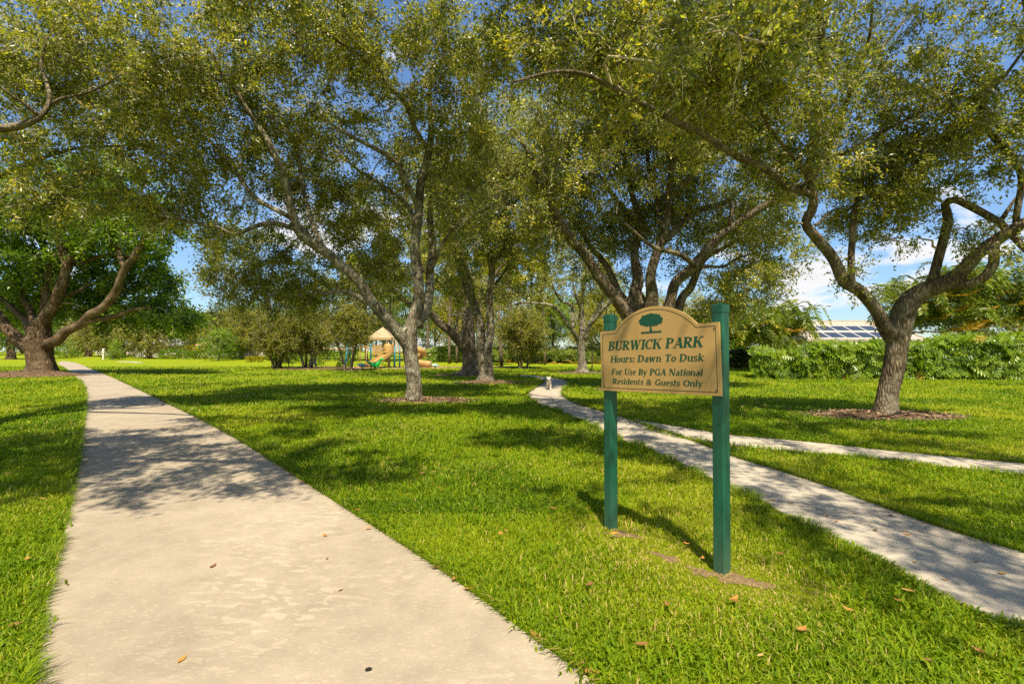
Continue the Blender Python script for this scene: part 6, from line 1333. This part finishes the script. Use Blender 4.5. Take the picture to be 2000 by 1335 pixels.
# ------------------------------------------------------------------ fallen leaves, a seed pod, a dragonfly
M_dry = mat_leaf('dry_leaf', [(0, (.20, .10, .04)), (.4, (.42, .20, .05)), (.75, (.60, .26, .05)), (1, (.62, .42, .16))], .2, .5, .4)
def fallen(pxy, base_label, grp, z, L0):
    for i, (px, py) in enumerate(pxy):
        gx, gy = ground_at(px, py); r = random.Random(px * 7 + py); L = L0 * (.7 + .6 * r.random()); n = 7; t = np.linspace(0, 1, n); w = L * .42 * np.sin(np.pi * t ** .8) * .5 + .0004
        cur = .3 * L * (t - .5) ** 2 * (1 + r.random()); lift = L * .10 * r.random()
        v = np.concatenate([np.c_[(t - .5) * L, w, cur + .25 * w + lift * t], np.c_[(t - .5) * L, 0 * t, cur + lift * t], np.c_[(t - .5) * L, -w, cur + .3 * w + lift * t]])
        j = np.arange(n - 1); b = MB(); b.add(v, np.concatenate([np.stack([j, n + j, n + j + 1, j + 1], 1), np.stack([n + j, 2 * n + j, 2 * n + j + 1, n + j + 1], 1)]), tint=r.random())
        o = b.build('fallen_leaf', M_dry, smooth=True); o.location = (gx, gy, z + .003); o.rotation_euler = (r.uniform(-.15, .15), r.uniform(-.1, .1), r.uniform(0, 6.28))
        tag(o, base_label, 'leaf', grp)
fallen([(642, 1093), (637, 1048), (421, 1108), (668, 1155), (362, 1290), (260, 875), (385, 835)], 'small dry brown leaf lying on the wide left walk', 'dry leaves on the wide walk', .022, .055)
fallen([(722, 1036), (570, 930), (591, 944), (538, 908), (853, 1113), (888, 1136), (1047, 1247), (1133, 1302), (497, 878), (1150, 1318), (920, 1155), (700, 1000)], 'orange leaf caught along the grass edge of the wide walk', 'orange leaves along the walk edge', .03, .075)
fallen([(1838, 1134), (1612, 1010), (1600, 970), (1735, 1009), (1766, 1046), (1705, 1038), (1900, 1100), (1540, 985), (1505, 980), (1780, 1100), (1950, 1122), (1665, 1005), (1630, 1020)], 'small brown leaf on the dappled right walk', 'dry leaves on the right walk', .022, .06)
fallen([(1197, 1050), (1767, 1163), (1748, 1182), (1430, 1182), (988, 1044), (978, 1050), (825, 930), (610, 887), (1370, 1098), (1432, 1178), (1520, 1090), (1300, 1190), (1150, 1150), (1080, 1000), (930, 1000), (860, 960), (760, 900), (1250, 1270), (1560, 1240), (1650, 1200), (1800, 1300), (1900, 1280), (1700, 940), (1850, 980), (60, 1100), (40, 1230), (90, 980), (110, 900), (20, 930), (1340, 1070), (1260, 1010), (1480, 1290), (960, 920), (1120, 940)], 'orange brown leaf lying in the sunny grass', 'leaves in the grass', .045, .075)
b = MB(); b.lathe([(.001, -.011), (.02, -.008), (.028, 0), (.02, .009), (.012, .0115), (.001, .012)], k=14); o = b.build('seed_pod', mat_plain('black_pod', (.02, .016, .012), .8, .2, .4, 60), smooth=True)
q = ground_at(723, 1310); o.location = (q[0], q[1], .032); o.scale = (.62, .36, .45); o.rotation_euler.z = .4; tag(o, 'black oval seed pod lying alone on the bare walk', 'seed pod')
q = P(1619, 598, 6.0); df = empty('dragonfly', tuple(q), 'tiny dark dragonfly hovering in the blue sky left of the crooked oak', 'dragonfly', rz=.4)
M_df = mat_plain('dragonfly_body', (.03, .025, .02), .5, .4, .3, 50)
b = MB(); sp = smooth_path(np.array([(.022, 0, 0, .006), (.01, 0, .001, .007), (-.002, 0, 0, .006), (-.02, 0, -.001, .0028), (-.055, 0, -.004, .0022)]), .004); b.tube(sp[:, :3], np.minimum(sp[:, 3], .007), 7); b.build('body', M_df, df, True)
for e in (-1, 1):
    for x in (.008, -.004):
        w = MB(); w.prism([(x, 0), (x + .006, e * .025), (x + .002, e * .055), (x - .008, e * .05), (x - .008, e * .01)][::e], .004, .0046); w.build('wing', M_df, df)
